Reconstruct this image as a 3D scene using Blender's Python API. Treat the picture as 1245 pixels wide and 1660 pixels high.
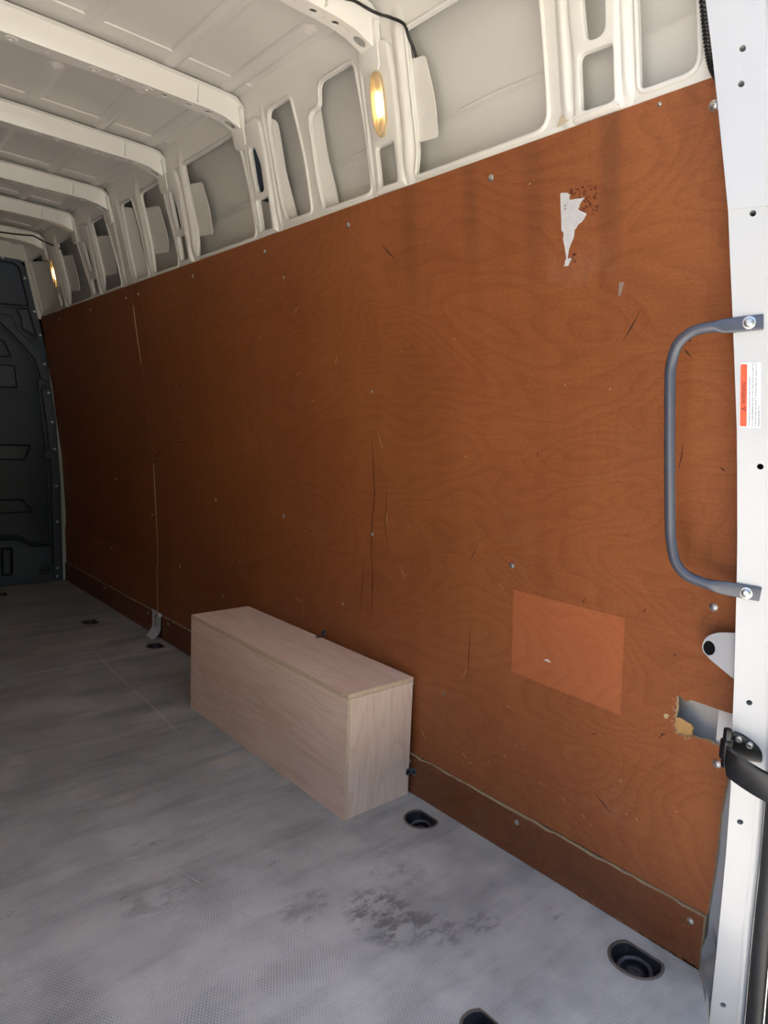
import bpy, bmesh, math, random
import numpy as np
from mathutils import Vector, Matrix
from mathutils.geometry import tessellate_polygon

random.seed(7)
for o in list(bpy.data.objects):
    bpy.data.objects.remove(o)
scn = bpy.context.scene
COL = scn.collection

# ------------------------------------------------------------------ camera
# metres: X to the right (floor meets the side lining at X=0), Y towards the bulkhead, Z up from the load floor
FPX, YAW, PITCH, ROLL = 1116.4563, 0.7141, -0.1150, 0.0415
cd = bpy.data.cameras.new('camera')
cam = bpy.data.objects.new('camera', cd)
COL.objects.link(cam)
fwd = Vector((math.sin(YAW)*math.cos(PITCH), math.cos(YAW)*math.cos(PITCH), math.sin(PITCH)))
rt0 = Vector((math.cos(YAW), -math.sin(YAW), 0))
up0 = rt0.cross(fwd)
rt = math.cos(ROLL)*rt0 + math.sin(ROLL)*up0
up = -math.sin(ROLL)*rt0 + math.cos(ROLL)*up0
cam.matrix_world = Matrix(((rt.x, up.x, -fwd.x, -1.2149), (rt.y, up.y, -fwd.y, 0), (rt.z, up.z, -fwd.z, 0.95), (0, 0, 0, 1)))
cd.sensor_fit = 'HORIZONTAL'
cd.sensor_width = 36.0
cd.lens = FPX/1245*36
cd.clip_start = 0.02
scn.camera = cam

# ------------------------------------------------------------------ sky, sun, exposure
SUN_EL, SUN_AZ = math.radians(50), math.radians(72)      # sun stands beyond the cab, right of the van
w = bpy.data.worlds.new('sky')
scn.world = w
w.use_nodes = True
nt = w.node_tree
nt.nodes.clear()
sky = nt.nodes.new('ShaderNodeTexSky')
sky.sky_type = 'NISHITA'
sky.sun_disc = False
sky.sun_elevation = SUN_EL
sky.sun_rotation = SUN_AZ
sky.air_density = 0.8
sky.dust_density = 5.0
sky.ozone_density = 0.6
bg = nt.nodes.new('ShaderNodeBackground')
bg.inputs['Strength'].default_value = 0.50
wo = nt.nodes.new('ShaderNodeOutputWorld')
nt.links.new(sky.outputs[0], bg.inputs[0])
nt.links.new(bg.outputs[0], wo.inputs[0])
sd = bpy.data.lights.new('sun', 'SUN')
sd.energy = 14.0
sd.angle = math.radians(0.6)
sd.color = (1.0, 0.93, 0.82)
sun = bpy.data.objects.new('sun', sd)
COL.objects.link(sun)
sdir = Vector((math.sin(SUN_AZ)*math.cos(SUN_EL), math.cos(SUN_AZ)*math.cos(SUN_EL), math.sin(SUN_EL)))
sun.rotation_euler = sdir.to_track_quat('Z', 'Y').to_euler()
sun.location = (3, 3, 6)
vs = scn.view_settings
vs.view_transform = 'Standard'
vs.look = 'None'
vs.gamma = 1
vs.use_curve_mapping = False
vs.exposure = 0.75

# ------------------------------------------------------------------ helpers
PZ = [-.3, .10, .15, .25, .285, .298, .311, .323, .335, .3375, .42, .56, .78, .96, 1.12, 1.19, 1.32, 1.42, 1.51, 1.75, 1.885, 1.95]
PX = [.006, .006, .0055, .003, .0014, .0012, .0020, .0038, .0058, .0060, .005, -.003, -.015, -.037, -.056, -.068, -.089, -.102, -.114, -.165, -.200, -.225]
_z = np.linspace(-.3, 1.95, 1801)
_x = np.interp(_z, PZ, PX)
_k = np.ones(81)/81
_s = np.convolve(np.pad(_x, 40, mode='edge'), _k, 'valid')
_b = np.clip((_z-.40)/.1, 0, 1)*np.clip((1.92-_z)/.05, 0, 1)
_x = _x*(1-_b)+_s*_b


def prof(z):
    return float(np.interp(z, _z, _x))


def slope(z):
    return (prof(z+.01)-prof(z-.01))/.02


def link(o, parent=None):
    COL.objects.link(o)
    if parent is not None:
        o.parent = parent
    return o


def finish(bm, ang=32, recalc=True):
    if recalc:
        bmesh.ops.recalc_face_normals(bm, faces=bm.faces)
    c = math.cos(math.radians(ang))
    for f in bm.faces:
        f.smooth = True
    for e in bm.edges:
        if len(e.link_faces) == 2:
            if e.link_faces[0].normal.dot(e.link_faces[1].normal) < c:
                e.smooth = False


def mk(name, bm, mat, parent=None, ang=32, recalc=True):
    finish(bm, ang, recalc)
    me = bpy.data.meshes.new(name)
    bm.to_mesh(me)
    bm.free()
    for m in (mat if isinstance(mat, (list, tuple)) else [mat]):
        me.materials.append(m)
    return link(bpy.data.objects.new(name, me), parent)


def dup(o, parent=None, **kw):
    c = o.copy()
    link(c, parent)
    for k, v in kw.items():
        setattr(c, k, v)
    return c


def tag(o, label=None, cat=None, group=None, kind=None):
    if label:
        o['label'] = label
    if cat:
        o['category'] = cat
    if group:
        o['group'] = group
    if kind:
        o['kind'] = kind
    return o


def empty(name, loc=(0, 0, 0), parent=None):
    o = bpy.data.objects.new(name, None)
    o.empty_display_size = .05
    o.location = loc
    return link(o, parent)


def area(P):
    return .5*sum(P[i-1][0]*P[i][1]-P[i][0]*P[i-1][1] for i in range(len(P)))


def rnd(P, r, n=4):
    """round the corners of a polygon"""
    out = []
    N = len(P)
    rs = r if isinstance(r, (list, tuple)) else [r]*N
    for i in range(N):
        p = Vector(P[i]).to_2d()
        a = Vector(P[i-1]).to_2d()-p
        b = Vector(P[(i+1) % N]).to_2d()-p
        la, lb = a.length, b.length
        if rs[i] <= 0 or la < 1e-6 or lb < 1e-6:
            out.append((p.x, p.y))
            continue
        a /= la
        b /= lb
        d = min(rs[i], la*.49, lb*.49)
        s, e = p+a*d, p+b*d
        for k in range(n+1):
            t = k/n
            q = (1-t)**2*s+2*t*(1-t)*p+t*t*e
            out.append((q.x, q.y))
    return out


def offs(P, d):
    out = []
    N = len(P)
    for i in range(N):
        p = Vector(P[i])
        e1 = p-Vector(P[i-1])
        e2 = Vector(P[(i+1) % N])-p
        if e1.length < 1e-9 or e2.length < 1e-9:
            out.append(tuple(p))
            continue
        e1.normalize()
        e2.normalize()
        n1 = Vector((-e1.y, e1.x))
        n2 = Vector((-e2.y, e2.x))
        m = n1+n2
        if m.length < 1e-6:
            m = n1
        m.normalize()
        k = d/max(.45, m.dot(n1))
        out.append((p.x+m.x*k, p.y+m.y*k))
    return out


def panel(outer, holes=(), thick=.01, bev=.0, nb=3, cuts_b=(), cuts_a=(), fn=None, bm=None, hbev=None):
    """solid sheet: outline and openings in (a,b), front at c=0, back at c=thick, front edges rounded"""
    own = bmesh.new()
    loops = []
    for i, L in enumerate([outer]+list(holes)):
        L = [tuple(q) for q in L]
        if (area(L) > 0) != (i == 0):
            L = L[::-1]
        loops.append(L)
    rings = []
    for i, L in enumerate(loops):
        b = bev if i == 0 or hbev is None else hbev
        steps = []
        if b > 0:
            for k in range(nb+1):
                t = math.pi/2*k/nb
                steps.append((b*(1-math.sin(t)), b*(1-math.cos(t))))
        else:
            steps.append((0, 0))
        steps.append((0, thick))
        rr = []
        for ins, dep in steps:
            Q = offs(L, ins) if ins > 1e-9 else L
            rr.append([own.verts.new((q[0], q[1], dep)) for q in Q])
        for a, c in zip(rr[:-1], rr[1:]):
            for j in range(len(L)):
                own.faces.new((a[j-1], a[j], c[j], c[j-1]))
        rings.append(rr)
    for which in (0, -1):
        vs_ = [v for r in rings for v in r[which]]
        tri = tessellate_polygon([[v.co.copy() for v in r[which]] for r in rings])
        for t in tri:
            try:
                own.faces.new([vs_[k] for k in t])
            except ValueError:
                pass
    for b in cuts_b:
        bmesh.ops.bisect_plane(own, geom=own.verts[:]+own.edges[:]+own.faces[:], plane_co=(0, b, 0), plane_no=(0, 1, 0))
    for a in cuts_a:
        bmesh.ops.bisect_plane(own, geom=own.verts[:]+own.edges[:]+own.faces[:], plane_co=(a, 0, 0), plane_no=(1, 0, 0))
    bmesh.ops.recalc_face_normals(own, faces=own.faces)
    if fn:
        for v in own.verts:
            v.co = fn(v.co.x, v.co.y, v.co.z)
    if bm is None:
        return own
    me = bpy.data.meshes.new('tmp')
    own.to_mesh(me)
    own.free()
    bm.from_mesh(me)
    bpy.data.meshes.remove(me)
    return bm


def wallfn(off=0.0):
    return lambda a, b, c: Vector((prof(b)+off+c, a, b))


def box(bm, lo, hi, bev=0):
    r = bmesh.ops.create_cube(bm, size=1)
    vs_ = r['verts']
    for v in vs_:
        v.co = Vector([(lo[i]+hi[i])/2+v.co[i]*(hi[i]-lo[i]) for i in range(3)])
    if bev:
        es = list({e for v in vs_ for e in v.link_edges})
        bmesh.ops.bevel(bm, geom=es, offset=bev, segments=2, affect='EDGES', profile=.5)
    return bm


def tube(bm, P, rad, n=10, closed=False, cap=True):
    """tube along points; rad is a number, a list, or a list of (ra, rb)"""
    P = [Vector(q) for q in P]
    N = len(P)
    up_ = Vector((0, 0, 1))
    t0 = (P[1]-P[0]).normalized()
    u = t0.cross(up_)
    if u.length < .1:
        u = t0.cross(Vector((1, 0, 0)))
    u.normalize()
    rings = []
    for i in range(N):
        t = (P[(i+1) % N]-P[i-1]) if (closed or 0 < i < N-1) else (P[1]-P[0] if i == 0 else P[-1]-P[-2])
        t.normalize()
        u = (u-t*u.dot(t)).normalized()
        v = t.cross(u)
        r = rad[i] if isinstance(rad, (list, tuple)) else rad
        ra, rb = r if isinstance(r, (list, tuple)) else (r, r)
        rings.append([bm.verts.new(P[i]+u*math.cos(2*math.pi*k/n)*ra+v*math.sin(2*math.pi*k/n)*rb) for k in range(n)])
    for i in range(N if closed else N-1):
        A, B = rings[i], rings[(i+1) % N]
        for k in range(n):
            bm.faces.new((A[k-1], A[k], B[k], B[k-1]))
    if cap and not closed:
        bm.faces.new(rings[0][::-1])
        bm.faces.new(rings[-1])
    return bm


def lathe(bm, prof_, n=24, mat=None):
    """prof_: list of (r, h) spun about local Z, then moved by mat"""
    rings = []
    M = mat or Matrix()
    for r, h in prof_:
        if r < 1e-6:
            rings.append([bm.verts.new(M @ Vector((0, 0, h)))])
        else:
            rings.append([bm.verts.new(M @ Vector((r*math.cos(2*math.pi*k/n), r*math.sin(2*math.pi*k/n), h))) for k in range(n)])
    for A, B in zip(rings[:-1], rings[1:]):
        if len(A) == 1 and len(B) == 1:
            continue
        for k in range(n):
            if len(A) == 1:
                bm.faces.new((A[0], B[k-1], B[k]))
            elif len(B) == 1:
                bm.faces.new((A[k-1], A[k], B[0]))
            else:
                bm.faces.new((A[k-1], A[k], B[k], B[k-1]))
    return bm


def smooth_path(P, n=6):
    P = [Vector(q) for q in P]
    out = []
    for i in range(len(P)-1):
        p0 = P[max(i-1, 0)]
        p1, p2 = P[i], P[i+1]
        p3 = P[min(i+2, len(P)-1)]
        for k in range(n):
            t = k/n
            out.append(.5*((2*p1)+(p2-p0)*t+(2*p0-5*p1+4*p2-p3)*t*t+(3*p1-p0-3*p2+p3)*t**3))
    out.append(P[-1])
    return out


def circ(cx, cy, r, n=12, rb=None):
    rb = rb or r
    return [(cx+r*math.cos(2*math.pi*k/n), cy+rb*math.sin(2*math.pi*k/n)) for k in range(n)]


# ------------------------------------------------------------------ materials
class NT:
    def __init__(s, name):
        s.m = bpy.data.materials.new(name)
        s.m.use_nodes = True
        s.t = s.m.node_tree
        s.b = s.t.nodes['Principled BSDF']
        s.out = s.t.nodes['Material Output']
        s._c = None

    def n(s, typ, **kw):
        x = s.t.nodes.new('ShaderNode'+typ)
        for k, v in kw.items():
            setattr(x, k, v)
        return x

    def set(s, sock, v):
        if isinstance(v, bpy.types.NodeSocket):
            s.t.links.new(v, sock)
        else:
            if sock.type == 'RGBA' and len(v) == 3:
                v = (*v, 1)
            sock.default_value = v

    def pos(s):
        if s._c is None:
            s._c = s.n('TexCoord').outputs['Object']
        return s._c

    def xyz(s):
        x = s.n('SeparateXYZ')
        s.set(x.inputs[0], s.pos())
        return x.outputs

    def mul(s, v):
        x = s.n('VectorMath', operation='MULTIPLY')
        s.set(x.inputs[0], s.pos())
        x.inputs[1].default_value = v
        return x.outputs[0]

    def ma(s, op, a, b=0.0, c=0.0, clamp=False):
        x = s.n('Math', operation=op, use_clamp=clamp)
        for i, v in enumerate((a, b, c)):
            s.set(x.inputs[i], v)
        return x.outputs[0]

    def noise(s, vec, scale=1, detail=3, rough=.5, dist=0.0):
        x = s.n('TexNoise')
        s.set(x.inputs['Vector'], vec)
        x.inputs['Scale'].default_value = scale
        x.inputs['Detail'].default_value = detail
        x.inputs['Roughness'].default_value = rough
        x.inputs['Distortion'].default_value = dist
        return x.outputs['Fac']

    def ss(s, v, a, b):
        x = s.n('MapRange', interpolation_type='SMOOTHSTEP')
        s.set(x.inputs['Value'], v)
        x.inputs['From Min'].default_value = a
        x.inputs['From Max'].default_value = b
        return x.outputs[0]

    def mix(s, f, a, b, mode='MIX'):
        x = s.n('Mix', data_type='RGBA', blend_type=mode)
        s.set(x.inputs[0], f)
        s.set(x.inputs[6], a)
        s.set(x.inputs[7], b)
        return x.outputs[2]

    def bump(s, h, strength=.3, dist=.002):
        x = s.n('Bump')
        x.inputs['Strength'].default_value = strength
        x.inputs['Distance'].default_value = dist
        s.set(x.inputs['Height'], h)
        s.t.links.new(x.outputs[0], s.b.inputs['Normal'])

    def p(s, **kw):
        for k, v in kw.items():
            s.set(s.b.inputs[k.replace('_', ' ')], v)
        return s.m


def simple(name, col, rough=.5, metal=0.0, var=.06, scale=30, **kw):
    s = NT(name)
    f = s.noise(s.pos(), scale, 3)
    dark = tuple(c*(1-var*2) for c in col)
    s.p(Base_Color=s.mix(f, dark, col), Roughness=rough, Metallic=metal, **kw)
    return s.m


def m_white(name, col=(.80, .785, .73), rough=.33, dirt=.03):
    s = NT(name)
    f = s.noise(s.pos(), 5, 4, .6)
    c = s.mix(f, tuple(x*(1-dirt) for x in col), col)
    s.p(Base_Color=c, Roughness=rough, Coat_Weight=.3, Coat_Roughness=.1)
    return s.m


def m_ply(name, light=(.33, .108, .034), dark=(.19, .054, .016), stains=True):
    s = NT(name)
    X, Y, Z = s.xyz()
    big = s.noise(s.mul((1, .62, 1.35)), 1.9, 2, .45, .7)
    ring = s.ma('FRACT', s.ma('MULTIPLY', big, 30))
    line = s.ma('MULTIPLY', s.ss(ring, .35, .93), s.ma('SUBTRACT', 1, s.ss(ring, .93, 1.0)))
    fine = s.noise(s.mul((1, 10, 170)), 1, 3, .6)
    speck = s.noise(s.mul((1, 130, 240)), 1, 2, .6)
    vert = s.noise(s.mul((1, 26, 1.2)), 1, 2, .5)
    blot = s.noise(s.pos(), 3.1, 3, .55)
    f = s.ma('MULTIPLY_ADD', line, -.21, .74)
    f = s.ma('ADD', f, s.ma('MULTIPLY_ADD', fine, .7, -.35))
    f = s.ma('ADD', f, s.ma('MULTIPLY_ADD', speck, .9, -.45))
    f = s.ma('ADD', f, s.ma('MULTIPLY_ADD', vert, .35, -.17))
    f = s.ma('ADD', f, s.ma('MULTIPLY_ADD', blot, .9, -.45), clamp=True)
    c = s.mix(f, dark, light)
    # greyish scuffed haze patches
    hz = s.ss(s.noise(s.mul((1, 2.2, 3.0)), 2.2, 5, .65), .60, .78)
    c = s.mix(s.ma('MULTIPLY', hz, .16), c, (.36, .25, .19))
    if stains:
        tot = None
        for yc, wd, zb, st in ((1.235, .030, 1.19, .42), (1.045, .026, 1.24, .40), (.878, .030, 1.17, .5), (.716, .026, 1.14, .6), (.577, .018, 1.34, .4)):
            wob = s.ma('MULTIPLY_ADD', blot, .03, -.015)
            d = s.ma('ABSOLUTE', s.ma('ADD', s.ma('SUBTRACT', Y, yc), wob))
            mk_ = s.ma('SUBTRACT', 1, s.ss(d, wd*.25, wd*1.25))
            mk_ = s.ma('MULTIPLY', mk_, s.ss(Z, zb-.03, zb+.22))
            mk_ = s.ma('MULTIPLY', mk_, s.ma('MULTIPLY_ADD', blot, st*1.2, st*.3))
            tot = mk_ if tot is None else s.ma('ADD', tot, mk_)
        c = s.mix(s.ma('MULTIPLY', s.ma('MINIMUM', tot, .75), .75), c, (.085, .034, .016))
    s.p(Base_Color=c, Roughness=s.ma('MULTIPLY_ADD', fine, .14, .36), Specular_IOR_Level=.5)
    s.bump(s.ma('ADD', fine, s.ma('MULTIPLY', speck, .6)), .10, .001)
    return s.m


def m_pale_ply(name, axis):
    """raw pinkish veneer, grain along the long axis of the board"""
    s = NT(name)
    sc = {'y': (9, 1.3, 9), 'z': (12, 12, 1.6)}[axis]
    fs = {'y': (150, 9, 150), 'z': (170, 170, 9)}[axis]
    big = s.noise(s.mul(sc), 1, 2, .5, .6)
    ring = s.ma('FRACT', s.ma('MULTIPLY', big, 9))
    line = s.ss(ring, .5, 1.0)
    fine = s.noise(s.mul(fs), 1, 2, .6)
    blot = s.noise(s.pos(), 6, 3, .5)
    f = s.ma('ADD', s.ma('MULTIPLY_ADD', line, -.28, .62), s.ma('MULTIPLY_ADD', fine, .7, -.35))
    f = s.ma('ADD', f, s.ma('MULTIPLY_ADD', blot, .6, -.3), clamp=True)
    c = s.mix(f, (.72, .50, .36), (.93, .745, .60))
    s.p(Base_Color=c, Roughness=.62, Specular_IOR_Level=.3)
    s.bump(fine, .1, .001)
    return s.m


def m_edge(name):
    s = NT(name)
    X, Y, Z = s.xyz()
    f = s.noise(s.pos(), 160, 3, .7)
    c = s.mix(f, (.34, .22, .10), (.70, .55, .34))
    s.p(Base_Color=c, Roughness=.8)
    return s.m


def m_floor(name):
    s = NT(name)
    X, Y, Z = s.xyz()
    k = 2*math.pi/.0062
    # staggered embossed mesh
    a = s.ma('SINE', s.ma('MULTIPLY', X, k))
    b = s.ma('SINE', s.ma('MULTIPLY_ADD', Y, k*.62, 0.0))
    cell = s.ma('MULTIPLY', a, b)
    emb = s.ss(cell, -.35, .55)
    blot = s.noise(s.mul((1, 1, 1)), 2.4, 5, .62)
    fib = s.noise(s.mul((1.2, 9, 1)), 1.6, 4, .65, .4)
    mic = s.noise(s.pos(), 60, 4, .7)
    c = s.mix(s.ss(blot, .32, .70), (.37, .372, .345), (.53, .53, .485))
    c = s.mix(s.ma('MULTIPLY', s.ss(fib, .46, .70), .75), c, (.25, .25, .238))
    grit = s.noise(s.mul((3, 16, 1)), 2.5, 5, .7)
    c = s.mix(s.ma('MULTIPLY', s.ss(grit, .52, .72), .5), c, (.27, .265, .25))
    # paler mottled areas towards the doors
    pale_near = s.ma('MULTIPLY', s.ss(Y, 1.75, .95), s.ss(s.noise(s.mul((1, 1.3, 1)), 2.0, 4, .6), .36, .62))
    c = s.mix(s.ma('MULTIPLY', pale_near, .62), c, (.74, .72, .65))
    # dark rubber scuffs
    sc1 = s.ss(s.noise(s.mul((2.2, 3.6, 1)), 2.6, 6, .72, .3), .615, .70)
    c = s.mix(s.ma('MULTIPLY', s.ma('MULTIPLY', sc1, s.ss(mic, .3, .6)), .7), c, (.16, .155, .15))
    for (cx, cy, rx, ry, st) in ((-.36, .93, .085, .11, .8), (-.30, .84, .05, .06, .6), (-.22, .80, .05, .04, .55), (-.47, 1.05, .07, .05, .45), (-.68, 1.25, .12, .06, .35), (-.24, 1.0, .05, .06, .35)):
        d = s.ma('ADD', s.ma('MULTIPLY', s.ma('DIVIDE', s.ma('SUBTRACT', X, cx), rx), s.ma('DIVIDE', s.ma('SUBTRACT', X, cx), rx)), s.ma('MULTIPLY', s.ma('DIVIDE', s.ma('SUBTRACT', Y, cy), ry), s.ma('DIVIDE', s.ma('SUBTRACT', Y, cy), ry)))
        g = s.ma('MULTIPLY', s.ss(d, 1.1, .2), s.ss(s.noise(s.mul((14, 22, 1)), 1.5, 5, .7), .44, .58))
        c = s.mix(s.ma('MULTIPLY', g, st), c, (.13, .12, .11))
    # embossing: worn crests pale, pits dark
    c = s.mix(s.ma('MULTIPLY', s.ma('SUBTRACT', 1, emb), s.ma('MULTIPLY_ADD', s.ss(s.noise(s.pos(), 7, 4, .6), .4, .65), .4, .15)), c, (.20, .20, .20))
    # sandy dust bands on the front sheet and a few trodden patches
    def band(x0, x1, y0, y1, soft):
        wx = s.ma('MULTIPLY', s.ss(X, x0, x0+.05), s.ma('SUBTRACT', 1, s.ss(X, x1-.05, x1)))
        wy = s.ma('MULTIPLY', s.ss(Y, y0, y0+soft), s.ma('SUBTRACT', 1, s.ss(Y, y1-soft, y1)))
        return s.ma('MULTIPLY', s.ma('MULTIPLY', wx, wy), s.ss(s.noise(s.mul((5, 9, 1)), 1.5, 4, .6), .32, .6))
    for (x0, x1, y0, y1, so, st) in ((-.34, -.04, 3.155, 3.21, .015, .55), (-.52, -.2, 2.90, 3.06, .05, .35), (-.31, -.03, 2.95, 3.03, .03, .35),
                                     (-.75, -.4, 2.86, 2.95, .04, .3), (-.085, -.05, .915, 1.02, .02, .75), (-.36, -.25, 1.68, 1.72, .015, .55)):
        c = s.mix(s.ma('MULTIPLY', band(x0, x1, y0, y1, so), st), c, (.58, .49, .36))
    s.p(Base_Color=c, Roughness=s.ma('MULTIPLY_ADD', blot, .2, .42), Specular_IOR_Level=.45)
    s.bump(s.ma('ADD', emb, s.ma('MULTIPLY', mic, .5)), .45, .0012)
    return s.m


M = {}
M['white'] = m_white('white_body_paint')
M['skin'] = m_white('outer_skin_paint', (.73, .712, .665), .34)
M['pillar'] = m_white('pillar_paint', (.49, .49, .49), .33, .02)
M['ply'] = m_ply('brown_plywood')
M['kick'] = m_ply('brown_kick_board', (.21, .070, .024), (.115, .036, .012), False)
M['patchm'] = m_ply('reddish_bare_patch', (.44, .135, .050), (.33, .090, .030), False)
M['edge'] = m_edge('raw_plywood_edge')
M['paleY'] = m_pale_ply('pale_plywood_lengthwise', 'y')
M['paleZ'] = m_pale_ply('pale_plywood_upright', 'z')
M['boxedge'] = simple('cream_board_edge', (.82, .63, .42), .75, var=.18, scale=120)
M['floor'] = m_floor('grey_mesh_floor_board')
M['plastic'] = simple('slate_plastic', (.075, .094, .130), .55, var=.08, scale=200)
M['plastic2'] = simple('slate_plastic_smooth', (.090, .110, .148), .45, var=.05, scale=200)
M['black'] = simple('black_paint', (.010, .010, .011), .3, var=.2, scale=60)
M['rubber'] = simple('black_rubber', (.035, .035, .036), .6, var=.25, scale=40)
M['rubber2'] = simple('worn_grey_rubber', (.13, .12, .105), .6, var=.3, scale=25)
M['cup'] = simple('dirty_black_cup', (.03, .03, .034), .38, var=.3, scale=90)
M['cupring'] = simple('dusty_dark_steel', (.12, .12, .125), .4, metal=.3, var=.35, scale=120)
M['cuprim'] = simple('rusty_cup_rim', (.24, .195, .16), .55, metal=.3, var=.3, scale=90)
M['steel'] = simple('zinc_steel', (.62, .62, .60), .32, metal=.9, var=.12, scale=120)
M['galv'] = simple('galvanised_steel', (.80, .82, .83), .35, metal=.2, var=.12, scale=60)
M['handle'] = simple('dark_blue_grey_paint', (.075, .082, .105), .3, var=.08, scale=150)
M['dark'] = simple('cavity_shade_black', (.008, .008, .008), .9, Specular_IOR_Level=.1)  # near-black stand-in for shade in holes; also colours the underbody
M['paper'] = simple('white_paper', (.70, .69, .68), .8, var=.15, scale=80)
M['orange'] = simple('orange_red_print', (.80, .085, .02), .5, var=.02)
M['ink'] = simple('black_ink', (.015, .015, .015), .6)
M['sticker'] = simple('white_vinyl', (.82, .82, .82), .35, var=.02)
M['tan'] = simple('torn_tan_veneer', (.62, .36, .13), .8, var=.25, scale=60)
M['tape'] = simple('yellowed_tape', (.62, .52, .36), .6, var=.1, scale=50)
M['scr_d'] = simple('dark_scratch', (.022, .012, .008), .7)
M['scr_l'] = simple('pale_scratch', (.60, .36, .18), .8)
M['rust'] = simple('torn_red_residue', (.16, .035, .012), .8, var=.35, scale=120)
M['clip'] = simple('grey_blue_clip', (.20, .25, .27), .35, metal=.6, var=.2, scale=90)
M['strip'] = simple('pale_joint_strip', (.74, .72, .68), .5, metal=.3, var=.15, scale=60)
M['ground'] = simple('concrete_yard', (.56, .55, .52), .9, var=.15, scale=2)
s = NT('lamp_lens')
tr = s.n('BsdfTransparent')
tr.inputs[0].default_value = (1, .95, .86, 1)
mx = s.n('MixShader')
fac = s.noise(s.pos(), 60, 1)
s.set(mx.inputs[0], s.ma('MULTIPLY_ADD', fac, .06, .08))
s.p(Base_Color=(.85, .78, .62), Roughness=.1)
s.t.links.new(tr.outputs[0], mx.inputs[1])
s.t.links.new(s.b.outputs[0], mx.inputs[2])
s.t.links.new(mx.outputs[0], s.out.inputs[0])
M['lens'] = s.m
s = NT('lamp_filament')
s.p(Base_Color=(1, .8, .5), Emission_Color=(1.0, .72, .34), Emission_Strength=16.0)
M['bulb'] = s.m
M['lensrib'] = simple('lens_rib_plastic', (.62, .50, .30), .15, var=.1)
M['lampbase'] = simple('lamp_reflector', (.42, .35, .23), .3, metal=.3, var=.1, scale=80)

# ================================================================== SETTING
ZC = [round(.05*i, 3) for i in range(0, 40)]
ZP = sorted(set([.15, .20, .25, .27, .285, .292, .298, .304, .311, .317, .323, .329, .335, .3375, .36, .38]+[round(.42+.045*i, 3) for i in range(26)]))

# ---- ground outside
bm = bmesh.new()
box(bm, (-30, -30, -.78), (30, 30, -.68))
tag(mk('ground', bm, M['ground']), 'pale concrete yard behind the van', kind='structure')

# ---- added unseen dark screen behind the van, keeps low daylight from reaching deep inside
bm = bmesh.new()
HX_, HZ_ = np.linspace(-14, 14, 71), np.linspace(-.70, 4.0, 15)
rows = []
for z in list(HZ_)+[4.15, 4.15]:
    top_ = z > 4.1
    rows.append([bm.verts.new((x, -6.2+random.uniform(-.12, .12)-(.5 if top_ else 0)-(1.4 if top_ and len(rows) == 16 else 0), z+(random.uniform(-.1, .1) if z > -.6 else 0))) for x in HX_])
for a, b in zip(rows[:-1], rows[1:]):
    for k in range(len(HX_)-1):
        bm.faces.new((a[k], a[k+1], b[k+1], b[k]))
back = [bm.verts.new((x, -8.1, -.70)) for x in HX_]
for k in range(len(HX_)-1):
    bm.faces.new((rows[-1][k], rows[-1][k+1], back[k+1], back[k]))
tag(mk('added_light_screen', bm, simple('dark_green_screen', (.045, .075, .025), .9, var=.35, scale=9)), 'added unseen dark green screen blocking low daylight behind the van', kind='structure')

# ---- floor
floor = tag(empty('floor'), 'grey mesh-embossed load floor', kind='structure')
CUPS = [(-.066, 1.137, .040), (-.068, .560, .045), (-.405, .635, .036), (-.167, 3.297, .040), (-.058, 2.791, .038), (-.385, 4.066, .040)]
XL = -1.72


def cup_outline(x, y, r, n=28):
    # round pocket with a flattened side towards the wall
    P = []
    for k in range(n):
        t = 2*math.pi*k/n
        P.append((x+min(r*math.cos(t), r*.66), y+r*1.02*math.sin(t)))
    return P


def flat(z):
    return lambda a, b, c: Vector((a, b, z-c))


for nm, y0, y1 in (('floor_panel', .33, 2.7195), ('floor_panel', 2.7235, 4.30)):
    hs = [cup_outline(*c) for c in CUPS if y0 < c[1] < y1]
    fo = [(XL, y0), (-.135, y0), (-.112, .404), (-.055, .438), (-.022, .458), (.004, .478), (.004, y1), (XL, y1)] if y0 < 1 else [(XL, y0), (.004, y0), (.004, y1), (XL, y1)]
    bm = panel(fo, hs, .022, 0, fn=flat(0))
    mk(nm, bm, M['floor'], floor)
bm = bmesh.new()
box(bm, (XL, 2.7190, -.02), (.002, 2.7240, .0008))
mk('joint_strip', bm, M['strip'], floor)
bm = bmesh.new()
box(bm, (XL-.12, .50, -.30), (.12, 4.4, -.10))
mk('underbody', bm, M['dark'], floor)
bm = bmesh.new()
box(bm, (XL, .27, -.12), (-.136, .328, -.002), .006)
mk('rear_sill', bm, M['rubber'], floor)


def ribbon(bm, P, wd, fn, taper=True):
    """thin flat streak along (a,b) points"""
    P = [Vector(q) for q in P]
    if len(P) == 2:
        P = [P[0], (P[0]+P[1])/2+Vector((random.uniform(-.002, .002), random.uniform(-.002, .002))), P[1]]
    L = []
    for i, q in enumerate(P):
        t = (P[min(i+1, len(P)-1)]-P[max(i-1, 0)])
        if t.length < 1e-9:
            continue
        t.normalize()
        nrm = Vector((-t.y, t.x))
        k = .25 if taper and i in (0, len(P)-1) else 1
        k *= random.uniform(.7, 1.25)
        L.append((bm.verts.new(fn(*(q+nrm*wd*k), 0)), bm.verts.new(fn(*(q-nrm*wd*k), 0))))
    for a, b in zip(L[:-1], L[1:]):
        bm.faces.new((a[0], a[1], b[1], b[0]))


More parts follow.
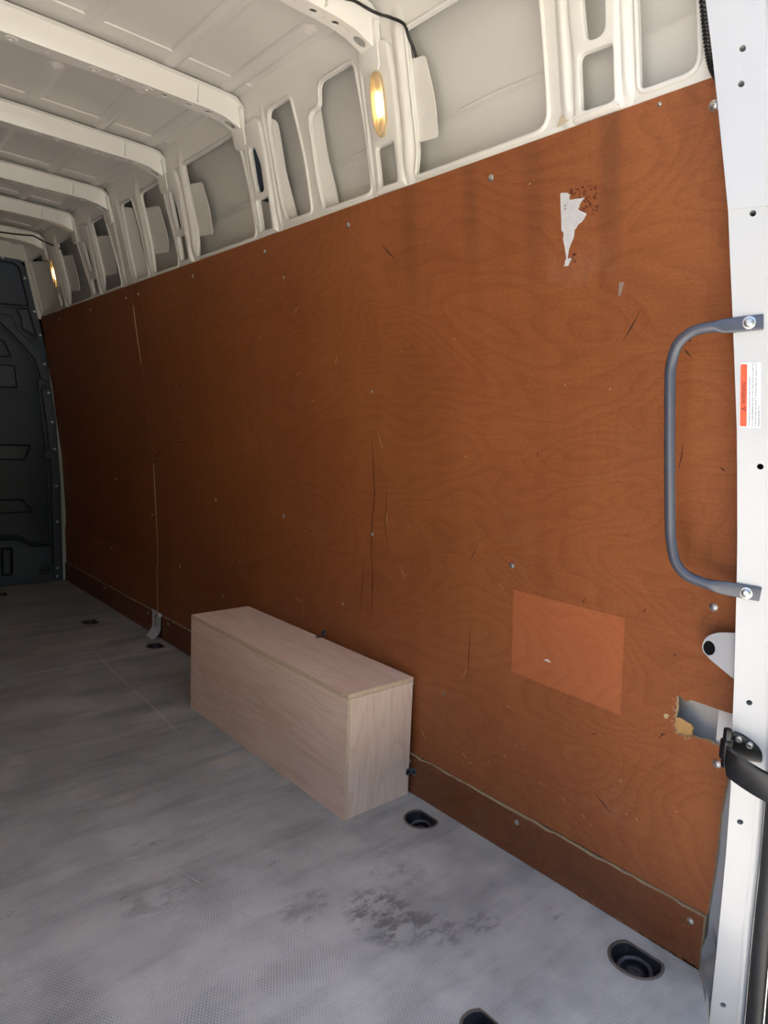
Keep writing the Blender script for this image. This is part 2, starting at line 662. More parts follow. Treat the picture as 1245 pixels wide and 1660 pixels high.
bm = bmesh.new()
ribbon(bm, smooth_path([(x, y, 0) for x, y in [(-.287, 2.853), (-.301, 2.732), (-.318, 2.443), (-.322, 2.202), (-.344, 1.894)]], 4) and
       [(-.287, 2.853), (-.301, 2.732), (-.313, 2.58), (-.319, 2.443), (-.321, 2.30), (-.323, 2.202), (-.333, 2.05), (-.344, 1.894)], .0022, lambda a, b, c: Vector((a, b, .0006)))
for P in ([(-.36, 1.28), (-.33, 1.20), (-.325, 1.10)], [(-.62, 1.30), (-.60, 1.22)], [(-.52, 1.02), (-.50, .95), (-.47, .93)], [(-.70, 1.42), (-.67, 1.40)],
          [(-.61, 1.18), (-.575, 1.10), (-.57, 1.06)]):
    ribbon(bm, P, .0012, lambda a, b, c: Vector((a, b, .0006)))
tag(mk('floor_scratches', bm, M['strip'], floor, recalc=False), kind='stuff')
# ---- right wall: plywood lining, kick boards, steel side above, outer skin
wall = tag(empty('wall_right'), 'brown plywood lined side wall with white pressed steel above', kind='structure')
left_src = []


def edgemat(o):
    """raw edge material on every face that does not look into or out of the wall"""
    for f in o.data.polygons:
        if abs(f.normal.x) < .6:
            f.material_index = 1


def yend(z):
    return float(np.interp(z, [0, .1, .2, .34, .45, .57, .83, .97, 1.115, 1.31, 1.486, 1.6], [.475, .472, .466, .464, .452, .450, .463, .470, .482, .496, .521, .536]))


ztop = 1.512
R_ = [(yend(z), z) for z in np.linspace(.108, .42, 9)]
R_ += [(.4915, .426), (.50, .4285), (.515, .4255), (.528, .426), (.536, .421), (.548, .419), (.5575, .424), (.562, .432), (.5595, .441), (.5615, .452), (.560, .466), (.5605, .480),
       (.561, .4915), (.553, .4925), (.549, .4885), (.540, .4885), (.536, .493), (.512, .4925), (.485, .4915), (yend(.492)-.002, .492)]
R_ += [(yend(z), z) for z in np.linspace(.51, ztop, 14)]
rear = panel(R_+[(2.9285, ztop), (2.9285, .108)], (), .009, 0, cuts_b=ZP, fn=wallfn(0))
rear_sheet = mk('plywood_sheet', rear, [M['ply'], M['edge']], wall)
edgemat(rear_sheet)
fr = panel([(2.9293, .108), (4.276, .108), (4.276, ztop), (2.9293, ztop)], (), .009, 0, cuts_b=ZP, fn=wallfn(0))
front_sheet = mk('plywood_sheet', fr, [M['ply'], M['edge']], wall)
edgemat(front_sheet)
# raw edge showing along the joint of the two sheets
for z0, z1 in ((.112, .775), (1.20, 1.43)):
    bm = panel([(2.9270, z0), (2.9326, z0), (2.9326, z1), (2.9270, z1)], (), .004, 0, cuts_b=[z for z in ZP if z0 < z < z1], fn=wallfn(-.0012))
    mk('joint_edge', bm, M['edge'], wall)
# kick boards with rough sawn top
for y0, y1 in ((.474, 2.868), (2.962, 4.276)):
    n = int((y1-y0)/.02)
    topP = [(y1-(y1-y0)*i/n, .1055+random.uniform(-.0016, .0012)-(.003 if random.random() < .12 else 0)) for i in range(n+1)]
    bm = panel([(y0, .0015), (y1, .0015)]+topP, (), .012, 0, fn=lambda a, b, c: Vector((c-.0004+(.0016 if b > .09 and random.random() < .3 and c < .001 else 0), a, b)))
    o = mk('kick_board', bm, [M['kick'], M['edge']], wall)
    edgemat(o)
    left_src.append(o)
left_src += [rear_sheet, front_sheet]
# rectangular bare patch where a board used to be stuck
bm = panel([(.672, .614), (.944, .6155), (.9425, .424), (.671, .416)], (), .001, 0, cuts_b=[.44, .47, .5, .53, .56, .59], fn=wallfn(-.0007))
tag(mk('bare_patch', bm, M['patchm'], rear_sheet), 'reddish rectangle where a fitting was glued')
# torn veneer in the corner of the cut-out
T = [(.562, .446), (.556, .451), (.549, .450), (.541, .447), (.533, .446), (.528, .440), (.531, .433), (.529, .426), (.537, .421), (.546, .4195), (.556, .424), (.562, .432)]
bm = panel(T, (), .003, 0, fn=wallfn(.0035))
mk('torn_veneer', bm, M['tan'], rear_sheet)
bm = bmesh.new()
for cy, cz, r in ((.578, .447, .005),):
    panel([(cy+r*random.uniform(.6, 1.2)*math.cos(k*.57), cz+r*random.uniform(.7, 1.3)*math.sin(k*.57)) for k in range(11)], (), .0006, 0, fn=wallfn(-.0005), bm=bm)
for i in range(26):
    a = random.choice([(.562+random.uniform(-.002, .004), random.uniform(.43, .492)), (random.uniform(.53, .565), .4215+random.uniform(-.004, .002))])
    ribbon(bm, [a, (a[0]+random.uniform(-.002, .005), a[1]+random.uniform(-.005, .006))], .0008, wallfn(-.0006))
mk('splinters', bm, M['edge'], rear_sheet)

# scratches and scuffs on the lining
DK = [[(1.334, 1.402), (1.312, 1.381), (1.291, 1.363)], [(.657, 1.183), (.675, 1.155), (.693, 1.13)], [(.578, 1.112), (.564, 1.096)], [(.572, 1.124), (.565, 1.126)], [(.886, .925), (.880, .911)],
      [(1.053, .702), (1.075, .656)], [(.760, .636), (.765, .621)], [(.630, .644), (.637, .632)], [(.716, .364), (.732, .352)], [(.576, .412), (.583, .409), (.589, .398)],
      [(.510, .916), (.500, .909)], [(.709, .235), (.690, .222), (.672, .209)], [(2.131, .858), (2.157, .835)], [(1.808, 1.309), (1.813, 1.301)], [(2.56, 1.105), (2.595, 1.096)],
      [(2.20, .482), (2.259, .407)], [(.572, .569), (.568, .566)], [(2.956, .782), (2.896, .780)], [(2.744, .865), (2.946, .790)], [(2.587, .881), (2.657, .876)], [(1.01, .560), (1.006, .556)]]
LT = [[(2.393, 1.343), (2.389, 1.317)], [(1.93, 1.243), (1.962, 1.217)], [(1.553, 1.157), (1.565, 1.133)], [(1.399, .951), (1.383, .903)], [(1.711, 1.302), (1.747, 1.28)],
      [(1.742, 1.118), (1.769, 1.106)], [(1.078, .178), (1.061, .166)], [(1.043, .168), (1.056, .155)], [(.741, .176), (.729, .171)], [(.78, .185), (.786, .19)], [(.62, .227), (.615, .219)],
      [(1.83, .409), (1.78, .403)], [(1.072, .399), (1.091, .368)], [(1.227, .187), (1.203, .162)], [(1.373, .74), (1.378, .706)], [(.99, .62), (.97, .61)], [(1.32, .60), (1.30, .57)],
      [(.848, .205), (.842, .198), (.838, .205)], [(.66, .29), (.655, .283)]]
bm = bmesh.new()
for P in DK:
    ribbon(bm, P, .0010 if P[0][0] < 1.2 else .0017, wallfn(-.0005))
tag(mk('scratches', bm, M['scr_d'], rear_sheet, recalc=False), kind='stuff')
bm = bmesh.new()
for P in LT:
    ribbon(bm, P, .0009 if P[0][0] < 1.2 else .0013, wallfn(-.0005))
for i in range(70):
    y = random.uniform(.5, 2.9)
    z = random.choice([random.uniform(.12, .32), random.uniform(.12, 1.45)])
    d = .0008+.0005*y
    ribbon(bm, [(y, z), (y+random.uniform(-d, d)*5, z+random.uniform(-d, d)*4)], d, wallfn(-.0005))
tag(mk('pale_chips', bm, M['scr_l'], rear_sheet, recalc=False), kind='stuff')
# brown drips running down the sheet
bm = bmesh.new()
for P, wd in (([(1.424, .934), (1.425, .86), (1.424, .784), (1.438, .70), (1.441, .62), (1.43, .508)], .0016), ([(1.370, .822), (1.383, .705), (1.368, .623)], .0018),
              ([(1.474, .614), (1.480, .53), (1.491, .441)], .002), ([(1.436, .586), (1.441, .449)], .0022), ([(.574, .951), (.581, .908)], .0014), ([(1.07, .50), (1.075, .36)], .002)):
    ribbon(bm, P, wd, wallfn(-.0004))
tag(mk('drips', bm, M['rust'], rear_sheet, recalc=False), kind='stuff')
# orange scrapes on the kick board near the doors
bm = bmesh.new()
for i in range(120):
    y, z = random.choice([(random.gauss(.508, .006), random.uniform(.02, .075)), (random.gauss(.62, .05), random.uniform(.01, .05)), (random.gauss(.75, .05), random.uniform(.008, .05)),
                          (random.uniform(.5, 1.25), random.uniform(.01, .09))])
    ribbon(bm, [(y, z), (y+random.uniform(-.004, .004), z+random.uniform(-.004, .004))], random.uniform(.0004, .0013), lambda a, b, c: Vector((-.0009, a, b)))
for i in range(40):
    y = .474+random.random()**2*.25
    ribbon(bm, [(y, random.uniform(.001, .006)), (y+.012, random.uniform(.001, .008))], .002, lambda a, b, c: Vector((-.0009, a, max(b, .0006))))
tag(mk('scrapes', bm, simple('orange_bare_wood', (.46, .17, .055), .8, var=.3, scale=100), wall, recalc=False), kind='stuff')

# ---- screws on the lining
bm = bmesh.new()
lathe(bm, [(.0075, 0), (.0075, .0008), (.0058, .0012), (.0054, .0026), (.0036, .0037), (.0016, .0039), (.0012, .0026), (0, .0024)], 14)
screw0 = mk('screw', bm, M['steel'])
SC = [(.538, 1.472, 1.1), (.987, 1.472, 1), (1.462, 1.471, 1), (1.87, 1.473, .9), (2.357, 1.47, .9), (2.86, 1.468, .8), (.507, .672, 1), (.95, .668, 1), (1.436, .671, .9), (1.887, .668, .9), (2.357, .673, .9),
      (2.698, .358, .8), (2.314, .312, .8), (1.779, 1.387, .6), (1.573, .443, .6), (1.413, 1.055, .6), (.481, .392, 1.0), (.627, 1.5, .5), (1.147, .307, .5), (1.66, .30, .8), (1.256, .30, .6)]
SF = [(2.996, 1.467, .8), (2.973, .542, .8), (3.45, 1.468, .8), (3.95, 1.468, .8), (3.40, .67, .8), (3.9, .67, .8), (3.5, .31, .8)]
first = True


def put_screw(y, z, sc, parent, x=None):
    global first
    nrm = Vector((-1, 0, slope(z) if x is None else 0)).normalized()
    q = nrm.to_track_quat('Z', 'Y')
    loc = Vector((prof(z) if x is None else x, y, z))
    if first:
        o = screw0
        first = False
        o.parent = parent
    else:
        o = dup(screw0, parent)
    o.matrix_world = Matrix.Translation(loc) @ q.to_matrix().to_4x4() @ Matrix.Scale(sc, 4)
    return o


for a in SC:
    put_screw(*a, rear_sheet)
for a in SF:
    put_screw(*a, front_sheet)
for y, z in ((.497, .084), (.897, .084), (1.256, .085), (2.80, .085), (3.02, .085), (3.6, .085), (4.2, .085)):
    put_screw(y, z, .85, wall, -.0005)

# ---- pressed steel side above the lining
ZU = [round(1.50+.03*i, 3) for i in range(14)]
WIN = [
    rnd([(.663, 1.80), (.661, 1.530), (.563, 1.530), (.572, 1.80)], [.02, .012, .024, .02]),
    rnd([(1.190, 1.806), (1.190, 1.575), (1.203, 1.527), (.846, 1.527), (.847, 1.64), (.852, 1.806)], [.004, .01, .008, .03, .1, .01]),
    rnd([(1.510, 1.806), (1.372, 1.806), (1.367, 1.73), (1.360, 1.65), (1.360, 1.527), (1.556, 1.527), (1.569, 1.60), (1.570, 1.752), (1.520, 1.757)], [.02, .02, .05, .05, .018, .01, .05, .02, .015]),
    rnd([(1.742, 1.812), (1.640, 1.812), (1.630, 1.75), (1.614, 1.65), (1.614, 1.533), (1.732, 1.533), (1.748, 1.58), (1.758, 1.78)], [.012, .012, .05, .05, .012, .015, .04, .02]),
    rnd([(2.285, 1.806), (1.930, 1.806), (1.920, 1.734), (1.906, 1.64), (1.908, 1.523), (2.300, 1.523), (2.280, 1.58)], [.004, .025, .05, .05, .02, .01, .02]),
    rnd([(2.665, 1.80), (2.480, 1.80), (2.471, 1.70), (2.454, 1.60), (2.454, 1.522), (2.672, 1.522), (2.660, 1.59)], [.02, .02, .05, .05, .02, .01, .02]),
    rnd([(2.860, 1.802), (2.755, 1.802), (2.732, 1.67), (2.728, 1.525), (2.860, 1.525), (2.872, 1.62)], [.02, .02, .05, .02, .01, .04]),
    rnd([(3.215, 1.80), (3.065, 1.80), (3.040, 1.70), (3.022, 1.60), (3.020, 1.522), (3.24, 1.522), (3.205, 1.58)], [.01, .02, .05, .05, .02, .01, .02]),
    rnd([(3.715, 1.80), (3.460, 1.80), (3.430, 1.67), (3.400, 1.56), (3.400, 1.520), (3.735, 1.520), (3.705, 1.58)], [.01, .02, .05, .05, .02, .01, .02]),
    rnd([(4.235, 1.798), (3.925, 1.798), (3.900, 1.66), (3.880, 1.518), (4.235, 1.518)], [.01, .02, .05, .02, .02]),
]
# openings in the posts (slots and lower pockets), cut through the side and the raised post alike
POSTS = [
    # y centre, list of openings, y extent (lo, hi)
    (.735, [rnd([(.764, 1.80), (.757, 1.66), (.753, 1.628), (.716, 1.628), (.714, 1.80)], [.02, .05, .016, .016, .02]), rnd([(.769, 1.616), (.702, 1.612), (.702, 1.525), (.769, 1.527)], .012)], (.692, .788)),
    (1.287, [rnd([(1.318, 1.610), (1.256, 1.610), (1.256, 1.523), (1.318, 1.523)], .008)], (1.236, 1.338)),
    (1.835, [rnd([(1.862, 1.745), (1.835, 1.747), (1.813, 1.69), (1.815, 1.625), (1.850, 1.625), (1.858, 1.66)], .010), rnd([(1.866, 1.610), (1.800, 1.610), (1.802, 1.523), (1.866, 1.523)], .008)], (1.786, 1.880)),
    (2.390, [rnd([(2.412, 1.748), (2.388, 1.748), (2.374, 1.69), (2.372, 1.625), (2.400, 1.622), (2.405, 1.66)], .010), rnd([(2.414, 1.606), (2.354, 1.606), (2.354, 1.522), (2.414, 1.522)], .008)], (2.335, 2.430)),
    (3.325, [rnd([(3.350, 1.745), (3.322, 1.745), (3.300, 1.69), (3.298, 1.62), (3.330, 1.618), (3.338, 1.66)], .010), rnd([(3.350, 1.585), (3.280, 1.585), (3.276, 1.520), (3.348, 1.520)], .008)], (3.262, 3.372)),
    (3.837, [rnd([(3.852, 1.582), (3.785, 1.582), (3.782, 1.517), (3.848, 1.517)], .008)], (3.770, 3.872)),
]
holes = list(WIN)
for yc, ops, ext in POSTS:
    zt_ = max(q[1] for op in ops for q in op)
    holes.append(rnd([(ext[0]+.012, 1.516), (ext[1]-.012, 1.516), (ext[1]-.012, zt_+.012), (ext[0]+.012, zt_+.012)], .006))
bm = panel([(.50, 1.495), (4.29, 1.495), (4.29, 1.888), (.50, 1.888)], holes, .007, .005, nb=3, cuts_b=ZU, fn=wallfn(.002))
side = tag(mk('inner_side_panel', bm, M['white'], wall), 'white pressed steel side panel with cut openings')
left_src.append(side)
# raised posts around the slots
for yc, ops, (lo, hi) in POSTS:
    top = 1.80
    P = rnd([(hi, 1.514), (hi-.004, 1.60), (hi+.004, 1.70), (hi-.004, top), (yc+.025, top+.012), (yc-.025, top+.012), (lo+.004, top), (lo-.002, 1.70), (lo, 1.60), (lo, 1.514)],
            [.004, .05, .05, .02, .01, .01, .02, .05, .05, .004])
    bm = panel(P, ops, .012, .010, nb=3, cuts_b=ZU, fn=lambda a, b, c: Vector((prof(b)-.010+(c if c < .0101 or True else c), a, b)), hbev=.0025)
    o = mk('post', bm, M['white'], wall)
    left_src.append(o)
    # closed box section behind the upper slot, coloured dark to imitate its inner shade
    for op in ops:
        if max(q[1] for q in op) > 1.65 and yc > 1:
            z0_, z1_ = min(q[1] for q in op)-.006, max(q[1] for q in op)+.006
            bm = bmesh.new()
            for (u0, u1, v0, v1, d0, d1) in ((lo+.006, hi-.006, z0_, z1_, .050, .052), (lo+.006, lo+.008, z0_, z1_, .003, .05), (hi-.008, hi-.006, z0_, z1_, .003, .05),
                                             (lo+.006, hi-.006, z0_-.002, z0_, .003, .05), (lo+.006, hi-.006, z1_, z1_+.002, .003, .05)):
                panel([(u0, v0), (u1, v0), (u1, v1), (u0, v1)], (), d1-d0, 0, fn=wallfn(d0), bm=bm)
            left_src.append(mk('box_section', bm, M['plastic'], wall))


def rib(path, wd, ht, z0, z1, name='rib'):
    """half-round stiffening bead running up the side; path gives y at height z"""
    bm_ = bmesh.new()
    n = 20
    L = []
    for i in range(n+1):
        z = z0+(z1-z0)*i/n
        y = float(np.interp(z, [q[1] for q in path], [q[0] for q in path]))
        e = min(1, i/2.5)
        e = e*e*(3-2*e)
        g = max(0, min(1, (1.868-z)/.085))
        e *= g*g*(3-2*g)
        row = []
        for k in range(9):
            t = k/4-1
            row.append(bm_.verts.new((prof(z)+.0025-ht*(.5+.5*math.cos(math.pi*t))**.8*e, y-t*wd*1.25, z)))
        L.append(row)
    for a, b in zip(L[:-1], L[1:]):
        for k in range(8):
            bm_.faces.new((a[k], a[k+1], b[k+1], b[k]))
    bmesh.ops.recalc_face_normals(bm_, faces=bm_.faces)
    o_ = mk(name, bm_, M['white'], wall, ang=70)
    left_src.append(o_)


for path, wd, ht in (
        ([(.800, 1.51), (.806, 1.88)], .014, .014), ([(.683, 1.51), (.690, 1.88)], .012, .012),
        ([(1.228, 1.51), (1.216, 1.62), (1.214, 1.86)], .020, .018), ([(1.347, 1.51), (1.347, 1.86)], .010, .012),
        ([(1.890, 1.51), (1.888, 1.86)], .010, .012), ([(1.770, 1.51), (1.782, 1.86)], .008, .008),
        ([(2.316, 1.51), (2.300, 1.62), (2.305, 1.86)], .022, .018), ([(2.440, 1.51), (2.440, 1.86)], .010, .012),
        ([(2.700, 1.51), (2.690, 1.62), (2.690, 1.86)], .020, .016), ([(2.895, 1.51), (2.90, 1.86)], .014, .012), ([(2.975, 1.51), (2.975, 1.86)], .010, .010),
        ([(3.252, 1.51), (3.235, 1.60), (3.238, 1.86)], .020, .016), ([(3.385, 1.51), (3.395, 1.86)], .010, .012),
        ([(3.755, 1.51), (3.740, 1.60), (3.742, 1.86)], .022, .018), ([(3.878, 1.51), (3.888, 1.86)], .008, .010)):
    rib(path, wd, ht*.8, 1.508, 1.888)


def lip(P, name='rolled_edge', r=.0045):
    bm_ = bmesh.new()
    tube(bm_, [(prof(z)+.001, y, z) for y, z in P], r, 8, closed=True)
    o_ = mk(name, bm_, M['white'], wall, ang=80)
    left_src.append(o_)


for Wn in WIN:
    lip(offs(Wn if area(Wn) > 0 else Wn[::-1], -.003))

# sheet steel flanges standing in the openings
for F in ([(1.192, 1.755), (1.151, 1.748), (1.141, 1.70), (1.134, 1.663), (1.134, 1.588), (1.192, 1.594)],
          [(2.288, 1.751), (2.201, 1.738), (2.188, 1.69), (2.181, 1.654), (2.184, 1.578), (2.284, 1.589)],
          [(2.674, 1.754), (2.546, 1.735), (2.528, 1.67), (2.517, 1.624), (2.535, 1.579), (2.664, 1.592)],
          [(3.216, 1.750), (3.071, 1.727), (3.058, 1.68), (3.054, 1.64), (3.073, 1.578), (3.206, 1.587)],
          [(3.720, 1.747), (3.565, 1.727), (3.554, 1.67), (3.553, 1.63), (3.567, 1.570), (3.722, 1.583)]):
    ys = [q[0] for q in F]
    yr_ = max(ys)

    def ffn(a, b, c, yr_=yr_, zb=F[-1][1]):
        u = (yr_-a)
        wv = -.0028*sum(math.exp(-((b-zq)/.0035)**2) for zq in (zb+.012, zb+.045, zb+.09, zb+.125))*max(0, 1-abs(u-.018)/.022)
        return Vector((prof(b)+.010+c-.10*u*.25+wv, a, b))
    zlo, zhi = min(q[1] for q in F), max(q[1] for q in F)
    bm = panel(rnd(F, [.002, .008, .02, .02, .010, .002]), (), .0025, 0, cuts_b=list(np.arange(zlo+.004, zhi, .007)), cuts_a=[yr_-.012, yr_-.03, yr_-.06, yr_-.09], fn=ffn)
    o = mk('flange', bm, M['white'], wall, ang=60)
    left_src.append(o)
# narrow inner channel edges in the paired openings
for y0, y1 in ((1.530, 1.566), (1.722, 1.752), (2.812, 2.868), (4.10, 4.235)):
    P = [(y0, 1.525), (y0+.004, 1.58), (y0+.016, 1.66), (y0+.018, 1.79), (y1+.006, 1.80), (y1+.006, 1.525)]
    bm = panel(rnd(P, [.002, .03, .03, .01, .002, .002]), (), .003, 0, cuts_b=ZU, fn=lambda a, b, c, y1=y1: Vector((prof(b)+.014+c+(y1-a)*.5, a, b)))
    o = mk('channel_edge', bm, M['skin'], wall)
    left_src.append(o)
# outer skin behind, with a swage line
ZS = [-.14, .1, .3, .5, .7, .9, 1.1, 1.3, 1.45, 1.52, 1.58, 1.62, 1.635, 1.645, 1.655, 1.67, 1.70, 1.76, 1.82, 1.90, 1.94]


def skinx(z):
    sw = -.010 if z < 1.635 else (-.010+.012*min(1, (z-1.635)/.03))
    return prof(z)+.072+(sw if z > 1.45 else -.010)


bm = panel([(.50, -.14), (4.40, -.14), (4.40, 1.94), (.50, 1.94)], (), .004, 0, cuts_b=ZS, fn=lambda a, b, c: Vector((skinx(b)+c, a, b)))
o = mk('outer_skin', bm, M['skin'], wall)
left_src.append(o)
# stiffening beads pressed into the skin inside the large openings
for y0, y1 in ((.90, 1.12), (1.95, 2.14), (1.40, 1.50), (2.48, 2.52)):
    bm = bmesh.new()
    tube(bm, [(skinx(1.66)+.002, y0, 1.655), (skinx(1.66)-.001, (y0+y1)/2, 1.657), (skinx(1.66)+.002, y1, 1.655)], .004, 8)
    mk('skin_bead', bm, M['skin'], wall, ang=80)
# old tape residue on the rear post
for P in ([(.826, 1.520), (.799, 1.525), (.797, 1.529), (.812, 1.538), (.819, 1.533)], [(.815, 1.672), (.790, 1.676), (.785, 1.70), (.812, 1.70)]):
    bm = panel(P, (), .0006, 0, fn=wallfn(-.0012 if P[0][1] < 1.6 else .0012))
    mk('tape_residue', bm, M['tape'], wall)

# ---- steel frame seen through the cut-out, rear pillar
pil = tag(empty('trim_1'), 'white rear door pillar', kind='structure')
ZZ = [-.50, .13, .25, .37, .485, .57, .83, .97, 1.115, 1.31, 1.486, 1.594, 1.94]
YL = [.431, .432, .433, .436, .443, .446, .459, .466, .478, .492, .517, .532, .580]
ZR = [-.50, .13, .25, .38, .44, .513, .72, 1.428, 1.576, 1.94]
YR = [.388, .402, .402, .405, .403, .406, .418, .451, .466, .505]


def ps(z):
    return prof(z) if z > .42 else .004


def yl(z):
    return float(np.interp(z, ZZ, YL))


def yr(z):
    return float(np.interp(z, ZR, YR))


def pilfn(off=0.0):
    # a: 0 at the inner edge .. 1 at the door side
    def f(a, b, c):
        n_ = Vector((-.95, -.30, 0))
        p_ = Vector((ps(b)-.045+.020*a, yl(b)*(1-a)+yr(b)*a, b))
        return p_-n_*(c+off)
    return f


ZL = [round(-.46+.06*i, 3) for i in range(40)]


def ua(y, z):
    return (yl(z)-y)/(yl(z)-yr(z))


HO = [(.484, 1.519), (.484, 1.473), (.461, 1.295), (.435, .921), (.424, .533), (.420, .325), (.416, -.010)]
for nm, z0, z1, off in (('lower_pillar', -.50, 1.303, 0.0), ('upper_pillar', 1.303, 1.94, -.0018)):
    bm = bmesh.new()
    hs = [circ(ua(y, z), z, .0042/(yl(z)-yr(z)), 12, .0046) for y, z in HO if z0 < z < z1]
    panel([(0.0, z0), (1.0, z0), (1.0, z1), (0.0, z1)], hs, .03, 0, cuts_b=[z for z in ZL if z0 < z < z1], fn=pilfn(off), bm=bm)
    # rounded edge towards the doors, return towards the lining
    zz = [z0]+[z for z in ZL if z0 < z < z1]+[z1]
    L1, L2 = [], []
    for z in zz:
        e = pilfn(off)(1.0, z, 0)
        g = pilfn(off)(0.0, z, 0)
        r1 = []
        for k in range(6):
            t = math.radians(17+k*15)
            r1.append(bm.verts.new(e+Vector((-(math.cos(t)-math.cos(math.radians(17))), -(math.sin(t)-math.sin(math.radians(17))), 0))*.016))
        r1.append(bm.verts.new(r1[-1].co+Vector((.12, 0, 0))))
        L1.append(r1)
        L2.append([bm.verts.new(g), bm.verts.new(g+Vector((.0045, .0022, 0))), bm.verts.new(Vector((ps(z)+.008, yl(z)+.006, z))), bm.verts.new(Vector((ps(z)+.0115, yl(z)+.010, z))),
                   bm.verts.new(Vector((ps(z)+.0145, yl(z)+(.040 if z < .40 else .018), z))), bm.verts.new(Vector((ps(z)+.05, yl(z)+.042, z)))])
    for L in (L1, L2):
        for a, b in zip(L[:-1], L[1:]):
            for k in range(len(a)-1):
                bm.faces.new((a[k], a[k+1], b[k+1], b[k]))
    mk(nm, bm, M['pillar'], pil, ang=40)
# dark core so that the drilled holes read dark
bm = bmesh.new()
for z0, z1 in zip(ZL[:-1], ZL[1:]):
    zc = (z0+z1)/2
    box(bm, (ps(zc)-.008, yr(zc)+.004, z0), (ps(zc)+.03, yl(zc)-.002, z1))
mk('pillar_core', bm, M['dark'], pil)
bm = panel([(.372, -.5), (.52, -.5), (.56, 1.94), (.46, 1.94)], (), .004, 0, cuts_b=ZS, fn=lambda a, b, c: Vector((skinx(b)+c+.006, a, b)))
mk('quarter_skin', bm, M['skin'], pil)
# inner frame strip seen through the cut-out of the lining
bm = panel([(.425, .25), (.4925, .25), (.4925, .66), (.425, .66)], (), .003, 0, fn=lambda a, b, c: Vector((.020+c, a, b)))
mk('frame_strip', bm, M['white'], pil)
bm = panel([(.466, .25), (.473, .25), (.473, .66), (.466, .66)], (), .003, .0015, fn=lambda a, b, c: Vector((.0165+c, a, b)))
mk('frame_bead', bm, M['white'], pil)
# white lug with a round hole
P = rnd([(.436, .648), (.486, .637), (.504, .625), (.510, .606), (.498, .590), (.452, .566), (.436, .566)], [0, .01, .012, .012, .012, .006, 0])
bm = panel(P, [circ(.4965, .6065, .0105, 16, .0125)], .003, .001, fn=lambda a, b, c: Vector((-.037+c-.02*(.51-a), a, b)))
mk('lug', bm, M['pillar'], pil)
bm = panel(circ(.4965, .6065, .0112, 16, .0132), (), .008, 0, fn=lambda a, b, c: Vector((-.0345+c-.02*(.51-a), a, b)))
mk('lug_hole_shade', bm, M['dark'], pil)  # near-black disc painted in for the shade inside the lug hole
# dirty sill corner of the pillar
bm = bmesh.new()
A_ = [(.006, .479, .02), (.006, .479, -.002), (-.020, .460, -.003), (-.054, .440, -.004), (-.111, .4055, -.006), (-.134, .33, -.008), (-.14, .20, -.03)]
B_ = [(.012, .462, .09), (.010, .452, .05), (-.020, .440, .02), (-.038, .434, -.02), (-.041, .425, -.12), (-.050, .36, -.22), (-.06, .2, -.25)]
VA, VM, VB = ([bm.verts.new(q) for q in A_], [bm.verts.new(Vector(a_).lerp(Vector(b_), .5)+Vector((-.004, 0, .004))) for a_, b_ in zip(A_, B_)], [bm.verts.new(q) for q in B_])
for P_, Q_ in ((VA, VM), (VM, VB)):
    for k in range(len(A_)-1):
        bm.faces.new((P_[k], P_[k+1], Q_[k+1], Q_[k]))
mk('sill_corner', bm, simple('dirty_white_sill', (.42, .41, .39), .6, var=.3, scale=40), pil)

# ---- door seal
seal = tag(empty('door_seal', (0, .38, -.1)), 'black rubber door seal down the outer edge of the white pillar', 'door seal')
zz = list(np.linspace(-.50, 1.92, 34))
bm = bmesh.new()
tube(bm, [(ps(z)-.012, yr(z)-.026, z) for z in zz], [(.014, .013)]*len(zz), 10)
o = mk('seal_lip', bm, M['rubber'], seal, ang=80)
o.matrix_parent_inverse = seal.matrix_world.inverted()
bm = bmesh.new()
tube(bm, [(ps(z)-.004, yr(z)-.052, z) for z in zz], .0125, 12)
o = mk('seal_bulb', bm, M['rubber2'], seal, ang=80)
bm = bmesh.new()
tube(bm, [(ps(z)+.03, yr(z)-.095, z) for z in zz], [(.035, .035)]*len(zz), 10)
mk('seal_carrier', bm, M['rubber'], seal, ang=80)
for ch in seal.children:
    ch.matrix_parent_inverse = Matrix.Translation((0, -.38, .1))

# ---- ceiling
ceil = tag(empty('ceiling'), 'cream painted van roof with pressed bows', kind='structure')
ZRF = 1.885
CX = -.86


def roofz(x):
    return ZRF+.012*(1-((x-CX)/.66)**2)


XR = list(np.linspace(-.197, 2*CX+.197, 13))
bm = bmesh.new()
L = [[bm.verts.new((x, y, roofz(x))) for x in XR] for y in (.46, 4.31)]
U = [[bm.verts.new((x, y, roofz(x)+.004)) for x in XR] for y in (.46, 4.31)]
for k in range(len(XR)-1):
    bm.faces.new((L[0][k], L[0][k+1], L[1][k+1], L[1][k]))
    bm.faces.new((U[0][k], U[0][k+1], U[1][k+1], U[1][k]))
mk('roof_skin', bm, M['skin'], ceil)
bm = bmesh.new()
box(bm, (2*CX-.12, .44, 1.925), (.12, 4.45, 1.945))
mk('outer_roof', bm, M['skin'], ceil)
# gutter between roof skin and side, closed above
for s_ in (0, 1):
    bm = bmesh.new()
    xa, xb = (-.205, -.12) if s_ == 0 else (2*CX+.12, 2*CX+.205)
    box(bm, (xa, .46, 1.892), (xb, 4.31, 1.90))
    mk('gutter', bm, M['white'], ceil)
BOWS = [1.285, 1.883, 2.425, 2.975, 3.420, 3.910]
BEADX = [-.242, -.409, -.624, -.86]


